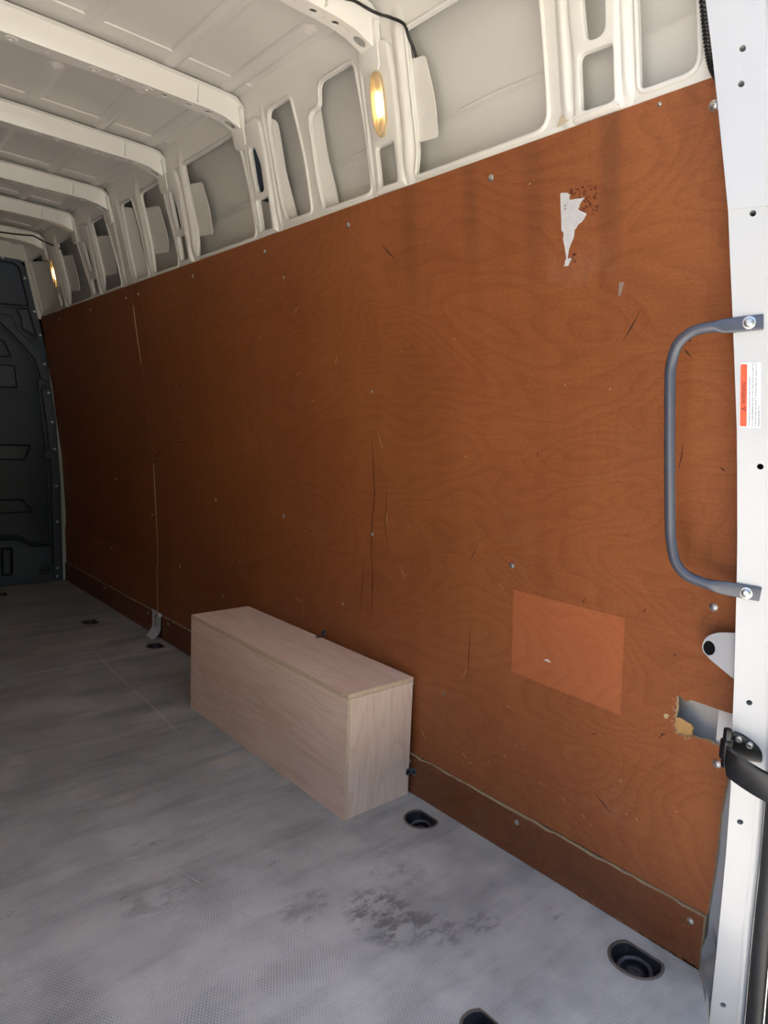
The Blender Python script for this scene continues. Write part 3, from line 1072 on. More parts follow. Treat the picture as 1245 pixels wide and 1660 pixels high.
def bead_mesh(length, wd, ht):
    bm_ = bmesh.new()
    n, m = 30, 8
    L_ = []
    for i in range(n+1):
        t = i/n*length
        e = min(t, length-t)
        row = []
        for k in range(m+1):
            v = (k/m*2-1)
            rr = math.sqrt(max(0, 1-max(0, 1-e/(wd*.9))**2))
            w_ = wd*max(.12, rr)
            h = ht*(.5+.5*math.cos(math.pi*abs(v)**1.3))*min(1, e/(wd*.9)+.0)
            row.append(bm_.verts.new((v*w_, t, -h)))
        L_.append(row)
    for a, b in zip(L_[:-1], L_[1:]):
        for k in range(m):
            bm_.faces.new((a[k], a[k+1], b[k+1], b[k]))
    for f in bm_.faces:
        f.normal_flip() if f.normal.z > 0 else None
    return bm_


bays = [(.62, 1.285)]+list(zip(BOWS[:-1], BOWS[1:]))+[(3.95, 4.28)]
for y0, y1 in bays:
    proto = {}
    for bx in BEADX:
        for side_ in ((0, 1) if bx > CX+.01 else (0,)):
            x = bx if side_ == 0 else 2*CX-bx
            if bx in (-.624,):
                a, ln = y0+.20, (y1-.045)-(y0+.20)
            else:
                a, ln = y0+.155, (y1+.012)-(y0+.155)
            key = round(ln, 3)
            if ln < .08:
                continue
            if key not in proto:
                proto[key] = mk('roof_bead', bead_mesh(ln, .027, .009), M['skin'], ceil, ang=80, recalc=False)
                o = proto[key]
            else:
                o = dup(proto[key], ceil)
            o.location = (x, a, roofz(x)-.0003)
# bows: hat section with a pierced underside
NX = 25


def bow_parts(Y, holes_x):
    x0, x1 = -.172, 2*CX+.172
    xs = [x0+(x1-x0)*i/64 for i in range(65)]

    def crown(x):
        d = min(x0-x, x-x1)         # distance from the nearer end
        return .006*(1-((x-CX)/.66)**2) - .030*max(0, 1-d/.11)**2

    def zlow(x):
        return 1.822+crown(x)
    bm_ = bmesh.new()
    # underside plate with holes
    hs = []
    for hx, hr in holes_x:
        for xx in (hx, 2*CX-hx):
            hs.append(circ(xx, .021, hr, 12, hr*.8))
    panel([(x1, .0), (x0, .0), (x0, .042), (x1, .042)], hs, .003, 0, cuts_a=xs[1:-1:2], fn=lambda a, b, c: Vector((a, Y+b, zlow(a)+c)), bm=bm_)
    # rear and front faces with a small rolled edge, plus the top flange
    for sgn, yb in ((-1, Y), (1, Y+.042)):
        L_ = []
        for x in xs:
            d = min(x0-x, x-x1)
            zt = roofz(max(min(x, -.2), 2*CX+.2))-.013-.045*max(0, 1-d/.05)**1.5
            zl = zlow(x)
            row = [(yb, zl), (yb+sgn*.003, zl+.004), (yb+sgn*.008, zl+(zt-zl)*.8), (yb+sgn*.011, zt-.003), (yb+sgn*.022, zt), (yb+sgn*.022, zt+.001)]
            L_.append([bm_.verts.new((x, yy, z_)) for yy, z_ in row])
        for a, b in zip(L_[:-1], L_[1:]):
            for k in range(5):
                bm_.faces.new((a[k], a[k+1], b[k+1], b[k]))
        # ends
    return bm_, zlow


HX = [(-.213, .0155), (-.281, .009), (-.339, .009), (-.245, .003), (-.31, .003), (-.185, .003), (-.409, .009), (-.385, .0035), (-.455, .0035), (-.53, .0035), (-.59, .0035), (-.70, .006), (-.78, .0035)]
proto = None
for i, Y in enumerate(BOWS):
    if proto is None:
        bm, zlow = bow_parts(0, HX)
        proto = mk('roof_bow', bm, M['white'], ceil, ang=40)
        o = proto
        # bosses around the small holes
        subs = []
        for hx in (-.455, -.53, -.59, -.78):
            for xx in (hx, 2*CX-hx):
                bm = bmesh.new()
                lathe(bm, [(.0038, .0), (.0050, -.0012), (.011, -.0016), (.0135, -.001), (.015, .0005)], 20, Matrix.Translation((xx, .021, zlow(xx))))
                subs.append(mk('boss', bm, M['white'], o, ang=60))
        # end tongues spot-welded to the posts
        for sg in (0, 1):
            bm = bmesh.new()
            fn = (lambda a, b, c: Vector((prof(b)-.013+c, a, b))) if sg == 0 else (lambda a, b, c: Vector((2*CX-(prof(b)-.013+c), a, b)))
            panel(rnd([(-.012, 1.755), (.050, 1.755), (.056, 1.85), (-.018, 1.85)], [.014, .014, .004, .004]), (), .012, .003, cuts_b=[1.78, 1.81, 1.83], fn=fn, bm=bm)
            subs.append(mk('tongue', bm, M['white'], o))
        # seam where the end piece is welded on
        for sg in (0, 1):
            xx = -.325 if sg == 0 else 2*CX+.325
            bm = bmesh.new()
            box(bm, (xx-.0012, -.012, zlow(xx)+.004), (xx+.0012, .003, roofz(xx)-.008))
            subs.append(mk('weld_seam', bm, M['skin'], o))
    else:
        o = dup(proto, ceil)
        for sb in subs:
            dup(sb, o)
    o.location = (0, Y, 0)
# doubler strips next to the bows
proto = None
for Y in [.56]+BOWS:
    if proto is None:
        bm = bmesh.new()
        xs = list(np.linspace(-.205, 2*CX+.205, 13))
        L = [[bm.verts.new((x, yy, roofz(x)+dz)) for yy, dz in ((-.088, .001), (-.085, -.003), (.118, -.003), (.124, -.007), (.132, -.007), (.136, .001))] for x in xs]
        for a, b in zip(L[:-1], L[1:]):
            for k in range(5):
                bm.faces.new((a[k], b[k], b[k+1], a[k+1]))
        proto = mk('roof_strip', bm, M['skin'], ceil, recalc=False)
        o = proto
    else:
        o = dup(proto, ceil)
    o.location = (0, Y, 0)
# header above the rear doors and above the bulkhead
bm = bmesh.new()
box(bm, (2*CX+.15, .46, 1.80), (-.15, .56, 1.93), .012)
mk('door_header', bm, M['white'], ceil)
bm = bmesh.new()
box(bm, (2*CX+.15, 4.27, 1.80), (-.15, 4.33, 1.93), .008)
mk('bulkhead_header', bm, M['white'], ceil)

# ---- left wall: the same side mirrored
wl = tag(empty('wall_left'), 'plywood lined side wall opposite', kind='structure')
mir = Matrix.Translation((2*CX, 0, 0)) @ Matrix.Diagonal((-1, 1, 1, 1))
for o in left_src:
    c = dup(o, wl)
    c.matrix_world = mir @ o.matrix_world

# ---- bulkhead
bh = tag(empty('wall_front', (0, 0, 0)), 'dark slate moulded plastic bulkhead', kind='structure')


def sym(P):
    """mirror a right-hand outline across the van"""
    return P+[(2*CX-x, z) for x, z in reversed(P)]


def bfn(y):
    return lambda a, b, c: Vector((a, y+c, b))


OUT = [(-.40, 1.815), (-.223, 1.812), (-.187, 1.766), (-.122, 1.497), (-.092, 1.342), (-.042, .957), (-.020, .60), (-.014, .0)]
bm = panel(sym(OUT), (), .03, 0, fn=bfn(4.305))
mk('back_plate', bm, M['plastic'], bh)
bm = bmesh.new()
box(bm, (2*CX-.12, 4.345, -.16), (.12, 4.36, 1.94))
mk('light_stop_plate', bm, M['dark'], bh)  # added unseen plate closing the cavity against daylight leaks
ARCH = [(-.42, 1.505), (-.32, 1.459), (-.270, 1.415), (-.194, 1.334), (-.148, 1.278), (-.120, 1.193), (-.109, 1.082), (-.086, .874), (-.069, .662), (-.064, .228), (-.064, .0)]
BL = [(-.33, 1.783), (-.239, 1.783), (-.218, 1.761), (-.172, 1.561), (-.33, 1.555)]
LRP = [(-.243, 1.545), (-.174, 1.552), (-.133, 1.393), (-.211, 1.439), (-.214, 1.495)]
frame_o = sym(OUT)
h_bl = rnd(sym(BL), [.006, .02, .02, .008, .006]*2)
h_lr = rnd(LRP, .006)
h_lr2 = [(2*CX-x, z) for x, z in h_lr]
arch_h = sym(ARCH[:-1]+[(-.064, .004)])
bm = panel(frame_o, [h_bl, h_lr, h_lr2, arch_h], .032, .006, fn=bfn(4.272))
mk('bulkhead_frame', bm, M['plastic'], bh)
for P in (offs(h_bl if area(h_bl) > 0 else h_bl[::-1], .004), offs(h_lr if area(h_lr) > 0 else h_lr[::-1], .004), offs(h_lr2 if area(h_lr2) > 0 else h_lr2[::-1], .004)):
    bm = panel(P, (), .02, .004, fn=bfn(4.280))
    mk('blanking_panel', bm, M['plastic2'], bh)


# main moulding inside the arch, dished and curved
def dish(a, b, c):
    u = min(1, max(0, (abs(a-CX)-.60)/.18))
    dep = .030*u*u
    if b < .34:
        dep -= .022*min(1, (.34-b)/.09)
    return Vector((a, 4.268+dep+c+.012*max(0, min(1, (b-1.0)/.1)), b))


A2 = [(-.42, 1.49), (-.325, 1.447), (-.277, 1.405), (-.205, 1.326), (-.160, 1.270), (-.134, 1.19), (-.122, 1.082), (-.100, .874), (-.083, .662), (-.079, .245), (-.183, .235), (-.25, .285), (-.40, .295)]
EMB = [[(-.66, 1.372), (-.30, 1.366), (-.263, 1.276), (-.66, 1.267)], [(-.66, 1.232), (-.249, 1.234), (-.237, 1.109), (-.66, 1.101)],
       [(-.66, .796), (-.175, .798), (-.209, .711), (-.66, .708)], [(-.66, .491), (-.224, .491), (-.168, .414), (-.66, .405)]]
EH = [rnd(P if sg == 0 else [(2*CX-x, z) for x, z in P], .014) for P in EMB for sg in (0, 1)]
bm = panel(sym(A2), EH, .02, .010, hbev=.003, cuts_b=[.3, .34, .9, 1.0, 1.05, 1.1], cuts_a=[CX+s_*v for s_ in (-1, 1) for v in (.60, .64, .67, .70, .73)], fn=dish)
mk('moulded_panel', bm, M['plastic'], bh, ang=40)
for P in EMB:
    for sg in (0, 1):
        Q = rnd(P if sg == 0 else [(2*CX-x, z) for x, z in P], .014)
        Q = offs(Q if area(Q) > 0 else Q[::-1], .0055)
        bm = panel(Q, (), .022, .004, cuts_a=[CX+s_*v for s_ in (-1, 1) for v in (.60, .64, .67)], fn=lambda a, b, c: dish(a, b, c-.001))
        mk('embossed_panel', bm, M['plastic2'], bh, ang=40)
# foot moulding with pocket
FT = [(-.40, .268), (-.251, .262), (-.184, .213), (-.078, .218), (-.066, .001)]
pocket = rnd([(-.342, .218), (-.284, .218), (-.284, .060), (-.342, .060)], .012)
bm = panel(rnd(sym(FT), [0, .03, .03, .014, 0]*2), [pocket, [(2*CX-x, z) for x, z in pocket]], .05, .012, fn=bfn(4.255), hbev=.006)
mk('foot_moulding', bm, M['plastic2'], bh)
bm = panel(rnd([(-.334, .208), (-.292, .208), (-.292, .066), (-.334, .066)], .012), (), .03, .010, fn=bfn(4.262))
mk('pocket_block', bm, M['plastic2'], bh)
# tie ring in the foot
bm = bmesh.new()
My = Matrix.Translation((-.120, 4.254, .078)) @ Matrix.Rotation(math.pi/2, 4, 'X')
lathe(bm, [(.030, -.002), (.030, .002), (.026, .003), (.024, -.001), (.022, -.006)], 24, My)
tube(bm, [(-.120+.019*math.cos(t), 4.249, .072+.019*math.sin(t)) for t in np.linspace(0, math.pi, 12)], .0035, 8)
box(bm, (-.143, 4.247, .068), (-.097, 4.254, .074))
mk('tie_ring', bm, M['cup'], bh)
# round button and lug
bm = bmesh.new()
lathe(bm, [(.026, -.010), (.026, .004), (.023, .007), (.012, .007), (.010, .005), (.003, .006), (0, .006)], 28, Matrix.Translation((-.084, 4.268, .746)) @ Matrix.Rotation(math.pi/2, 4, 'X'))
mk('button', bm, M['plastic'], bh, ang=40)
bm = panel(rnd([(-.135, 1.170), (-.100, 1.168), (-.082, 1.150), (-.080, 1.130), (-.096, 1.112), (-.135, 1.108)], [0, .012, .012, .012, .012, 0]), [circ(-.102, 1.139, .009)], .02, .004, fn=bfn(4.258))
mk('lug', bm, M['plastic'], bh)
# rail with three fixing holes above the arch
rail = [(-.40, 1.545), (-.245, 1.540), (-.222, 1.494), (-.218, 1.433), (-.128, 1.375), (-.118, 1.352), (-.150, 1.350), (-.236, 1.425), (-.262, 1.50), (-.40, 1.505)]
bm = panel(rnd(rail, .008), [circ(-.258, 1.527, .0065), circ(-.238, 1.439, .0055), circ(-.165, 1.372, .0055)], .02, .004, fn=bfn(4.266), hbev=.001)
mk('rail', bm, M['plastic'], bh)
bm = bmesh.new()
lathe(bm, [(.0075, 0), (.0075, .0015), (.004, .0035), (0, .0035)], 12, Matrix.Rotation(math.pi/2, 4, 'X'))
rv = None
for x, z in ((-.193, 1.71), (-.147, 1.538), (-.118, 1.413), (-.098, 1.255), (-.079, 1.095), (-.062, .931), (-.050, .776), (-.045, .561), (-.042, .351), (-.043, .075), (-.047, .027), (-.30, 1.80), (-.5, 1.80)):
    for xx in (x, 2*CX-x):
        if rv is None:
            rv = mk('rivet', bm, M['galv'], bh)
            o = rv
        else:
            o = dup(rv, bh)
        o.location = (xx, 4.2725, z)
# white body flange between bulkhead and lining
t2 = tag(empty('trim_2'), 'white body flange beside the bulkhead', kind='structure')
P = [(-.090, 1.36), (-.040, .957), (-.018, .60), (-.012, .0), (.010, .0), (.010, .45), (.0, .66), (-.03, .90), (-.075, 1.30)]
bm = panel(P, (), .01, .002, fn=bfn(4.284))
mk('flange_strip', bm, simple('pale_blue_white_paint', (.72, .76, .78), .3, var=.05), t2)
P = [(-.195, 1.80), (-.13, 1.50), (-.08, 1.50), (-.10, 1.58), (-.145, 1.80)]
bm = panel(P, (), .01, .003, fn=bfn(4.265))
mk('corner_flange', bm, M['white'], t2)

# ================================================================== THINGS
# ---- plywood box over the wheel arch
bx0, bx1, by0, by1, bh_ = -.2238, -.0095, 1.2467, 2.1011, .3212
T = .012
wb = tag(empty('wheel_arch_box', ((bx0+bx1)/2, (by0+by1)/2, 0)), 'long pale plywood box standing on the floor against the wall', 'box')


def board(name, lo, hi, mats, thin):
    bm_ = bmesh.new()
    box(bm_, lo, hi)
    o_ = mk(name, bm_, mats, wb)
    for f in o_.data.polygons:
        if abs(f.normal[thin]) < .5:
            f.material_index = 1
    o_.matrix_parent_inverse = Matrix.Translation(-wb.location)
    return o_


board('front_panel', (bx0, by0, .0), (bx0+T*.8, by1, bh_-T-.0008), [M['paleY'], M['boxedge']], 0)
board('top_panel', (bx0, by0, bh_-T), (bx1, by1, bh_), [M['paleY'], M['boxedge']], 2)
board('end_panel', (bx0+T*.8+.0004, by0+.0006, .0), (bx1, by0+T, bh_-T-.0012), [M['paleZ'], M['boxedge']], 1)
board('end_panel', (bx0+T*.8+.0004, by1-T, .0), (bx1, by1-.0006, bh_-T-.0012), [M['paleZ'], M['boxedge']], 1)
board('back_batten', (bx1-.02, by0+T+.001, .0), (bx1, by1-T-.001, .03), [M['paleY'], M['boxedge']], 0)


# ---- small two-hole corner clips holding the box to the wall
def leaf(d1, d2, nrm, org, parent):
    """rounded leaf with an eye, in the plane of d1 (out from the fold) and d2"""
    bm_ = bmesh.new()
    P_ = rnd([(0, -.0085), (.010, -.0105), (.0185, -.006), (.0185, .006), (.010, .0105), (0, .0085)], [0, .006, .006, .006, .006, 0])
    panel(P_, [circ(.0105, 0, .0048, 14)], .002, .0006, fn=lambda a, b, c: org+d1*a+d2*b-nrm*c, bm=bm_)
    o_ = mk('leaf', bm_, M['clip'], parent)
    bm_ = bmesh.new()
    lathe(bm_, [(.0046, -.0012), (.0044, .0006), (.0025, .0012), (0, .0006)], 12, Matrix.Translation(org+d1*.0105) @ nrm.to_track_quat('Z', 'Y').to_matrix().to_4x4())
    sc_ = mk('screw', bm_, M['black'], o_)
    return o_


c1 = tag(empty('corner_clip', (-.006, 1.664, .3212)), 'small steel corner clip on the top rear edge of the pale box', 'clip')
leaf(Vector((-1, 0, 0)), Vector((0, 1, 0)), Vector((0, 0, 1)), Vector((-.006, 1.664, .3236)), c1)
leaf(Vector((0, 0, 1)), Vector((0, 1, 0)), Vector((-1, 0, 0)), Vector((prof(.325)-.0024, 1.664, .3236)), c1)
c2 = tag(empty('corner_clip', (-.003, 1.2467, .055)), 'small steel corner clip beside the kick board, low on the end of the pale box', 'clip')
leaf(Vector((-1, 0, 0)), Vector((0, 0, 1)), Vector((0, -1, 0)), Vector((-.003, 1.2447, .063)), c2)
leaf(Vector((0, -1, 0)), Vector((0, 0, 1)), Vector((-1, 0, 0)), Vector((-.0026, 1.2450, .063)), c2)
for c in (c1, c2):
    for ch in c.children:
        ch.matrix_parent_inverse = Matrix.Translation(-c.location)

# ---- lashing cups in the floor
CL = ['black lashing cup with rusty rim sunk in floor beside the pale box end', 'large dirty black lashing cup in floor under the kick board near the rear pillar',
      'lashing cup in the rear floor sheet standing well away from the wall', 'black lashing cup on the front floor sheet, out from the kick board',
      'black lashing cup next to the pale floor joint and zinc bracket', 'black lashing cup in the floor close to the slate bulkhead']
for (x, y, r), lb in zip(CUPS, CL):
    c = tag(empty('lashing_cup', (x, y, -.02)), lb, 'lashing cup', 'lashing cups in the load floor')
    P = [Vector((q[0]-x, q[1]-y)) for q in cup_outline(x, y, r)]
    bm = bmesh.new()
    rows = []
    for k, z in ((1.10, .0205), (1.06, .0222), (.985, .0222), (.955, .019), (.93, -.004), (.84, -.012), (.0, -.012)):
        if k == 0:
            rows.append([bm.verts.new((0, 0, z))])
        else:
            rows.append([bm.verts.new((q.x*k, q.y*k, z)) for q in P])
    n = len(P)
    for i in range(len(rows)-1):
        A, B = rows[i], rows[i+1]
        for k in range(n):
            f = bm.faces.new((A[k-1], A[k], B[k], B[k-1])) if len(B) > 1 else bm.faces.new((A[k-1], A[k], B[0]))
            f.material_index = 0 if i >= 3 else 1
    mk('pocket', bm, [M['cup'], M['cuprim']], c, ang=50)
    bm = bmesh.new()
    rr = r*.62
    ring = [(rr*math.cos(t), rr*math.sin(t)*1.05, -.002+.004*math.cos(t)) for t in np.linspace(-2.2, 2.2, 20)]
    tube(bm, ring, .0045, 8)
    bmb = (ring[0][0], 0, 0)
    tube(bm, [ring[0], ring[-1]], .005, 8)
    mk('ring', bm, M['cupring'], c, ang=60)
    bm = bmesh.new()
    lathe(bm, [(r*.36, -.012), (r*.36, -.006), (r*.30, -.003), (r*.12, -.003), (r*.10, -.006), (0, -.006)], 18)
    mk('bolt_head', bm, M['cupring'], c, ang=40)

# ---- zinc bracket at the joint of the kick boards
zb = tag(empty('zinc_bracket', (0, 2.914, 0)), 'bright zinc steel bracket on the wall between two kick boards', 'bracket')


def brfn(a, b, c):
    t = max(0, (.050-b)/.050)
    ribs = .004*math.cos((a-2.914)/.028*2*math.pi)*min(1, t*2)
    return Vector((-.007-.034*t**1.7+c*1.0-ribs*.6, a, max(b, .0012)))


bm = panel(rnd([(2.872, .0015), (2.958, .0015), (2.962, .118), (2.884, .116), (2.872, .10)], [.012, .012, .004, .006, .004]),
           [rnd([(2.894, .046), (2.932, .046), (2.932, .100), (2.894, .100)], .005)], .003, 0, cuts_b=[.006*i for i in range(1, 19)], cuts_a=[2.872+.005*i for i in range(1, 18)], fn=brfn)
mk('plate', bm, M['galv'], zb, ang=60)
bm = bmesh.new()
box(bm, (.001, 2.889, .04), (.004, 2.937, .105))
mk('recess_shade', bm, M['dark'], zb)  # near-black slab standing in for shade behind the plate window
bm = bmesh.new()
lathe(bm, [(.009, 0), (.009, .010), (.007, .013), (0, .013)], 14, Matrix.Translation((-.004, 2.868, .108)) @ Matrix.Rotation(-math.pi/2, 4, 'Y'))
mk('stud', bm, M['sticker'], zb)
bm = bmesh.new()
tube(bm, [(-.010, 2.899, .050), (-.010, 2.899, .098)], .0035, 8)
mk('bar', bm, M['galv'], zb)
for ch in zb.children:
    ch.matrix_parent_inverse = Matrix.Translation(-zb.location)

# ---- grab handle on the pillar
gh = tag(empty('grab_handle', (-.075, .46, .70)), 'dark grey tubular grab handle bolted to the white pillar', 'grab handle')
NP = Vector((-.95, -.30, 0))
TP = Vector((.30, -.95, 0))           # along the pillar face towards the doors


def onpil(y, z, out=0.0):
    a = ua(y, z)
    return pilfn(0)(a, z, -out)


E1a, E1 = onpil(.442, 1.1395, .0028), onpil(.480, 1.1355, .003)
E2a, E2 = onpil(.423, .7165, .0028), onpil(.464, .7205, .003)
HP = [E1+Vector((-.006, .012, -.001)), Vector((-.124, .512, 1.1325)), Vector((-.130, .534, 1.125)), Vector((-.1315, .552, 1.107)), Vector((-.129, .5605, 1.075)), Vector((-.126, .5605, 1.04)), Vector((-.112, .557, .92)),
      Vector((-.100, .553, .82)), Vector((-.097, .550, .79)), Vector((-.094, .541, .755)), Vector((-.089, .524, .735)), Vector((-.081, .503, .7265)), E2+Vector((-.006, .012, .001))]
pth = smooth_path(HP, 5)
pts = [E1a, E1a.lerp(E1, .5), E1]+pth+[E2, E2.lerp(E2a, .5), E2a]
rads = []
for i in range(len(pts)):
    d = min(i, len(pts)-1-i)
    rads.append([(.0022, .0115), (.0022, .0115), (.0024, .0115), (.0038, .0108), (.0058, .0098), (.0076, .009)][d] if d < 6 else (.0086, .0086))


def handle_tube(P, R):
    bm_ = bmesh.new()
    n = 14
    rings = []
    for i, q in enumerate(P):
        t = (P[min(i+1, len(P)-1)]-P[max(i-1, 0)]).normalized()
        side_ = Vector((-.95, -.30, 0))
        side_ = (side_-t*side_.dot(t))
        if side_.length < .05:
            side_ = Vector((0, 0, 1)).cross(t)
        side_.normalize()
        b_ = t.cross(side_)
        ra, rb = R[i]
        e = 1.0 if ra > .008 else .45
        row = []
        for k in range(n):
            th = 2*math.pi*k/n
            cs, sn = math.cos(th), math.sin(th)
            cs = math.copysign(abs(cs)**e, cs)
            sn = math.copysign(abs(sn)**e, sn)
            row.append(bm_.verts.new(q+side_*cs*ra+b_*sn*rb))
        rings.append(row)
    for A, B in zip(rings[:-1], rings[1:]):
        for k in range(n):
            bm_.faces.new((A[k-1], A[k], B[k], B[k-1]))
    bm_.faces.new(rings[0][::-1])
    bm_.faces.new(rings[-1])
    return bm_


mk('tube', handle_tube(pts, rads), M['handle'], gh, ang=50)
for y, z in ((.4595, 1.1385), (.441, .7165)):
    q = NP.to_track_quat('Z', 'Y').to_matrix().to_4x4()
    Mt = Matrix.Translation(onpil(y, z, .005)) @ q
    bm = bmesh.new()
    lathe(bm, [(.0098, 0), (.0098, .0014), (.0088, .0018), (.0072, .0019), (.0066, .0045), (.0050, .0058), (.0030, .0060), (.0027, .0035), (0, .0033)], 22, Mt)
    mk('bolt', bm, M['steel'], gh, ang=40)
for ch in gh.children:
    ch.matrix_parent_inverse = Matrix.Translation(-gh.location)

# ---- warning sticker
st = tag(empty('warning_sticker', tuple(onpil(.453, .98, .0005))), 'white warning sticker with orange-red band on the pillar below the upper handle bolt', 'sticker')


def stpt(u, v, out):
    """u: metres from the lining-side edge towards the doors, v: metres up from the bottom edge"""
    z = .981+v
    a = ua(.4635+.045*v, z)+u/(yl(z)-yr(z))
    return pilfn(0)(a, z, -out)


def stplate(name, u0, u1, v0, v1, out, mat, r=.001):
    bm_ = panel(rnd([(u0, v0), (u1, v0), (u1, v1), (u0, v1)], r), (), .0002, 0, cuts_b=[.02, .04, .06, .08], fn=lambda a, b, c: stpt(a, b, out-c))
    return mk(name, bm_, mat, st)


stplate('backing', 0, .0255, 0, .099, .0006, M['sticker'])
stplate('warning_band', .0006, .0088, .0015, .0965, .0009, M['orange'], .0015)


def sttext(body, u, v, size, name, width=None):
    cu = bpy.data.curves.new(name, 'FONT')
    cu.body = body
    cu.size = size
    cu.resolution_u = 2
    tmp = bpy.data.objects.new(name, cu)
    COL.objects.link(tmp)
    dg = bpy.context.evaluated_depsgraph_get()
    me = bpy.data.meshes.new_from_object(tmp.evaluated_get(dg))
    bpy.data.objects.remove(tmp)
    wtx = max((q.co.x for q in me.vertices), default=1)
    k = (width/wtx) if width else 1
    for q in me.vertices:
        q.co = stpt(u-q.co.y, v+q.co.x*k, .0012)
    me.materials.clear()
    me.materials.append(M['ink'])
    o_ = bpy.data.objects.new(name, me)
    link(o_, st)
    return o_


sttext('WARNING', .0072, .036, .0072, 'warning_text', .034)
for i, (tx, wd) in enumerate((('The vehicle door is converted to slam lock operation.', .076), ('Door locks automatically when closed. Keep vehicle keys with you', .096),
                              ('at all times when not driving. If necessary make your escape via the', .096), ('designated escape door.', .034))):
    sttext(tx, .0130+i*.0038, .0020, .0034, 'small_print', wd)
bm = bmesh.new()
tri = [(.0072, .0245), (.0072, .0325), (.0022, .0285)]
tri_i = [(.0064, .0260), (.0064, .0310), (.0035, .0285)]
for k in range(3):
    V = [bm.verts.new(stpt(*q, .0012)) for q in (tri[k-1], tri[k], tri_i[k], tri_i[k-1])]
    bm.faces.new(V)
V = [bm.verts.new(stpt(*q, .0012)) for q in ((.0058, .0281), (.0058, .0289), (.0042, .0289), (.0042, .0281))]
bm.faces.new(V)
mk('warning_triangle', bm, M['ink'], st, recalc=False)
for ch in st.children:
    ch.matrix_parent_inverse = Matrix.Translation(-st.location)

# ---- torn paper label on the lining
tl = tag(empty('torn_label', (prof(1.28), .80, 1.277)), 'torn strip of white paper label left on the brown plywood', 'label')
PP = [(.820, 1.407), (.805, 1.405), (.798, 1.399), (.801, 1.391), (.789, 1.391), (.768, 1.389), (.778, 1.379), (.781, 1.371), (.764, 1.361), (.768, 1.353), (.778, 1.347), (.789, 1.338), (.791, 1.325), (.801, 1.308),
      (.805, 1.289), (.796, 1.290), (.803, 1.278), (.814, 1.277), (.808, 1.290), (.814, 1.323), (.814, 1.338), (.818, 1.343)]


def jag(P, amp, n=3):
    out = []
    for i in range(len(P)):
        a, b = Vector(P[i]), Vector(P[(i+1) % len(P)])
        for k in range(n):
            q = a.lerp(b, k/n)
            out.append((q.x+random.uniform(-amp, amp)*(k > 0), q.y+random.uniform(-amp, amp)*(k > 0)))
    return out


bm = panel(jag(PP, .0012), (), .0004, 0, cuts_b=[1.29, 1.31, 1.33, 1.35, 1.37, 1.39], fn=wallfn(-.0011))
mk('paper', bm, M['paper'], tl, ang=60)
RR = [(.796, 1.404), (.765, 1.407), (.741, 1.398), (.745, 1.374), (.752, 1.362), (.766, 1.362), (.778, 1.374), (.770, 1.389), (.798, 1.396)]
bm = bmesh.new()
for i in range(90):
    t = random.random()
    y, z = random.uniform(.74, .80), random.uniform(1.358, 1.408)
    if z < 1.405-(.80-y)*.9 and z < 1.385 and y > .775:
        continue
    r = random.uniform(.0012, .0042)
    ribbon(bm, [(y, z), (y+random.uniform(-r, r)*1.5, z+random.uniform(-r, r)*1.5)], r*.6, wallfn(-.0006))
for i in range(12):
    y, z = random.uniform(.788, .80), random.uniform(1.28, 1.296)
    ribbon(bm, [(y, z), (y-.003, z+.002)], .0016, wallfn(-.0006))
tag(mk('red_residue', bm, M['rust'], tl, recalc=False), kind='stuff')
bm = bmesh.new()
for k in range(4):
    z = 1.384-.0028*k
    ribbon(bm, [(.8125, z), (.806, z+.0012)], .0005, wallfn(-.0016))
mk('print', bm, M['ink'], tl, recalc=False)
for ch in tl.children:
    ch.matrix_parent_inverse = Matrix.Translation(-tl.location)
for P, nm, lb in (([(.857, .4765), (.845, .4815), (.836, .4755), (.848, .4755)], 'paper_scrap', 'tiny white paper scrap on the reddish rectangular patch'),
                  ([(.698, 1.234), (.688, 1.233), (.695, 1.212), (.700, 1.210)], 'tape_scrap', 'small grey translucent tape scrap on the plywood below the torn label')):
    bm = panel(P, (), .0004, 0, fn=wallfn(-.0014))
    o = mk(nm, bm, M['paper'] if nm == 'paper_scrap' else simple('grey_tape', (.30, .22, .17), .4), None)
    tag(o, lb, 'scrap')

# ---- black door hinge
hg = tag(empty('door_hinge', (-.08, .43, .42), pil), 'black steel door hinge with round pin')
q = NP.to_track_quat('Z', 'Y').to_matrix().to_4x4()
# mounting plate following the pillar face
PL = rnd([(.447, .474), (.440, .481), (.428, .478), (.4105, .466), (.4005, .452), (.4005, .435), (.447, .435)], [.004, .005, .008, .01, .01, .004, .004])
bm = panel(PL, (), .005, .002, fn=lambda a, b, c: onpil(a, b, .006-c))
mk('mounting_plate', bm, M['black'], hg)
for y, z in ((.4330, .4705), (.4185, .4635)):
    bm = bmesh.new()
    lathe(bm, [(.0062, 0), (.0062, .002), (.0050, .0055), (.0026, .0058), (.0022, .004), (0, .004)], 16, Matrix.Translation(onpil(y, z, .0062)) @ q)
    mk('bolt', bm, M['steel'], hg, ang=40)
hx, hy = -.082, .4345
bm = bmesh.new()
lathe(bm, [(0, .432), (.0052, .432), (.0060, .434), (.0060, .446), (.0095, .447), (.0098, .450), (.0098, .476), (.0090, .478), (.0066, .479), (.0066, .494), (.0058, .4965), (0, .497)], 20, Matrix.Translation((hx, hy, 0)))
mk('pin', bm, M['black'], hg, ang=40)
bm = panel(rnd([(.4445, .440), (.4445, .472), (.4405, .474), (.436, .455), (.412, .447), (.410, .436)], .002), (), .012, .002, fn=lambda a, b, c: Vector((-.072+c, a, b)))
mk('knuckle_web', bm, M['black'], hg)
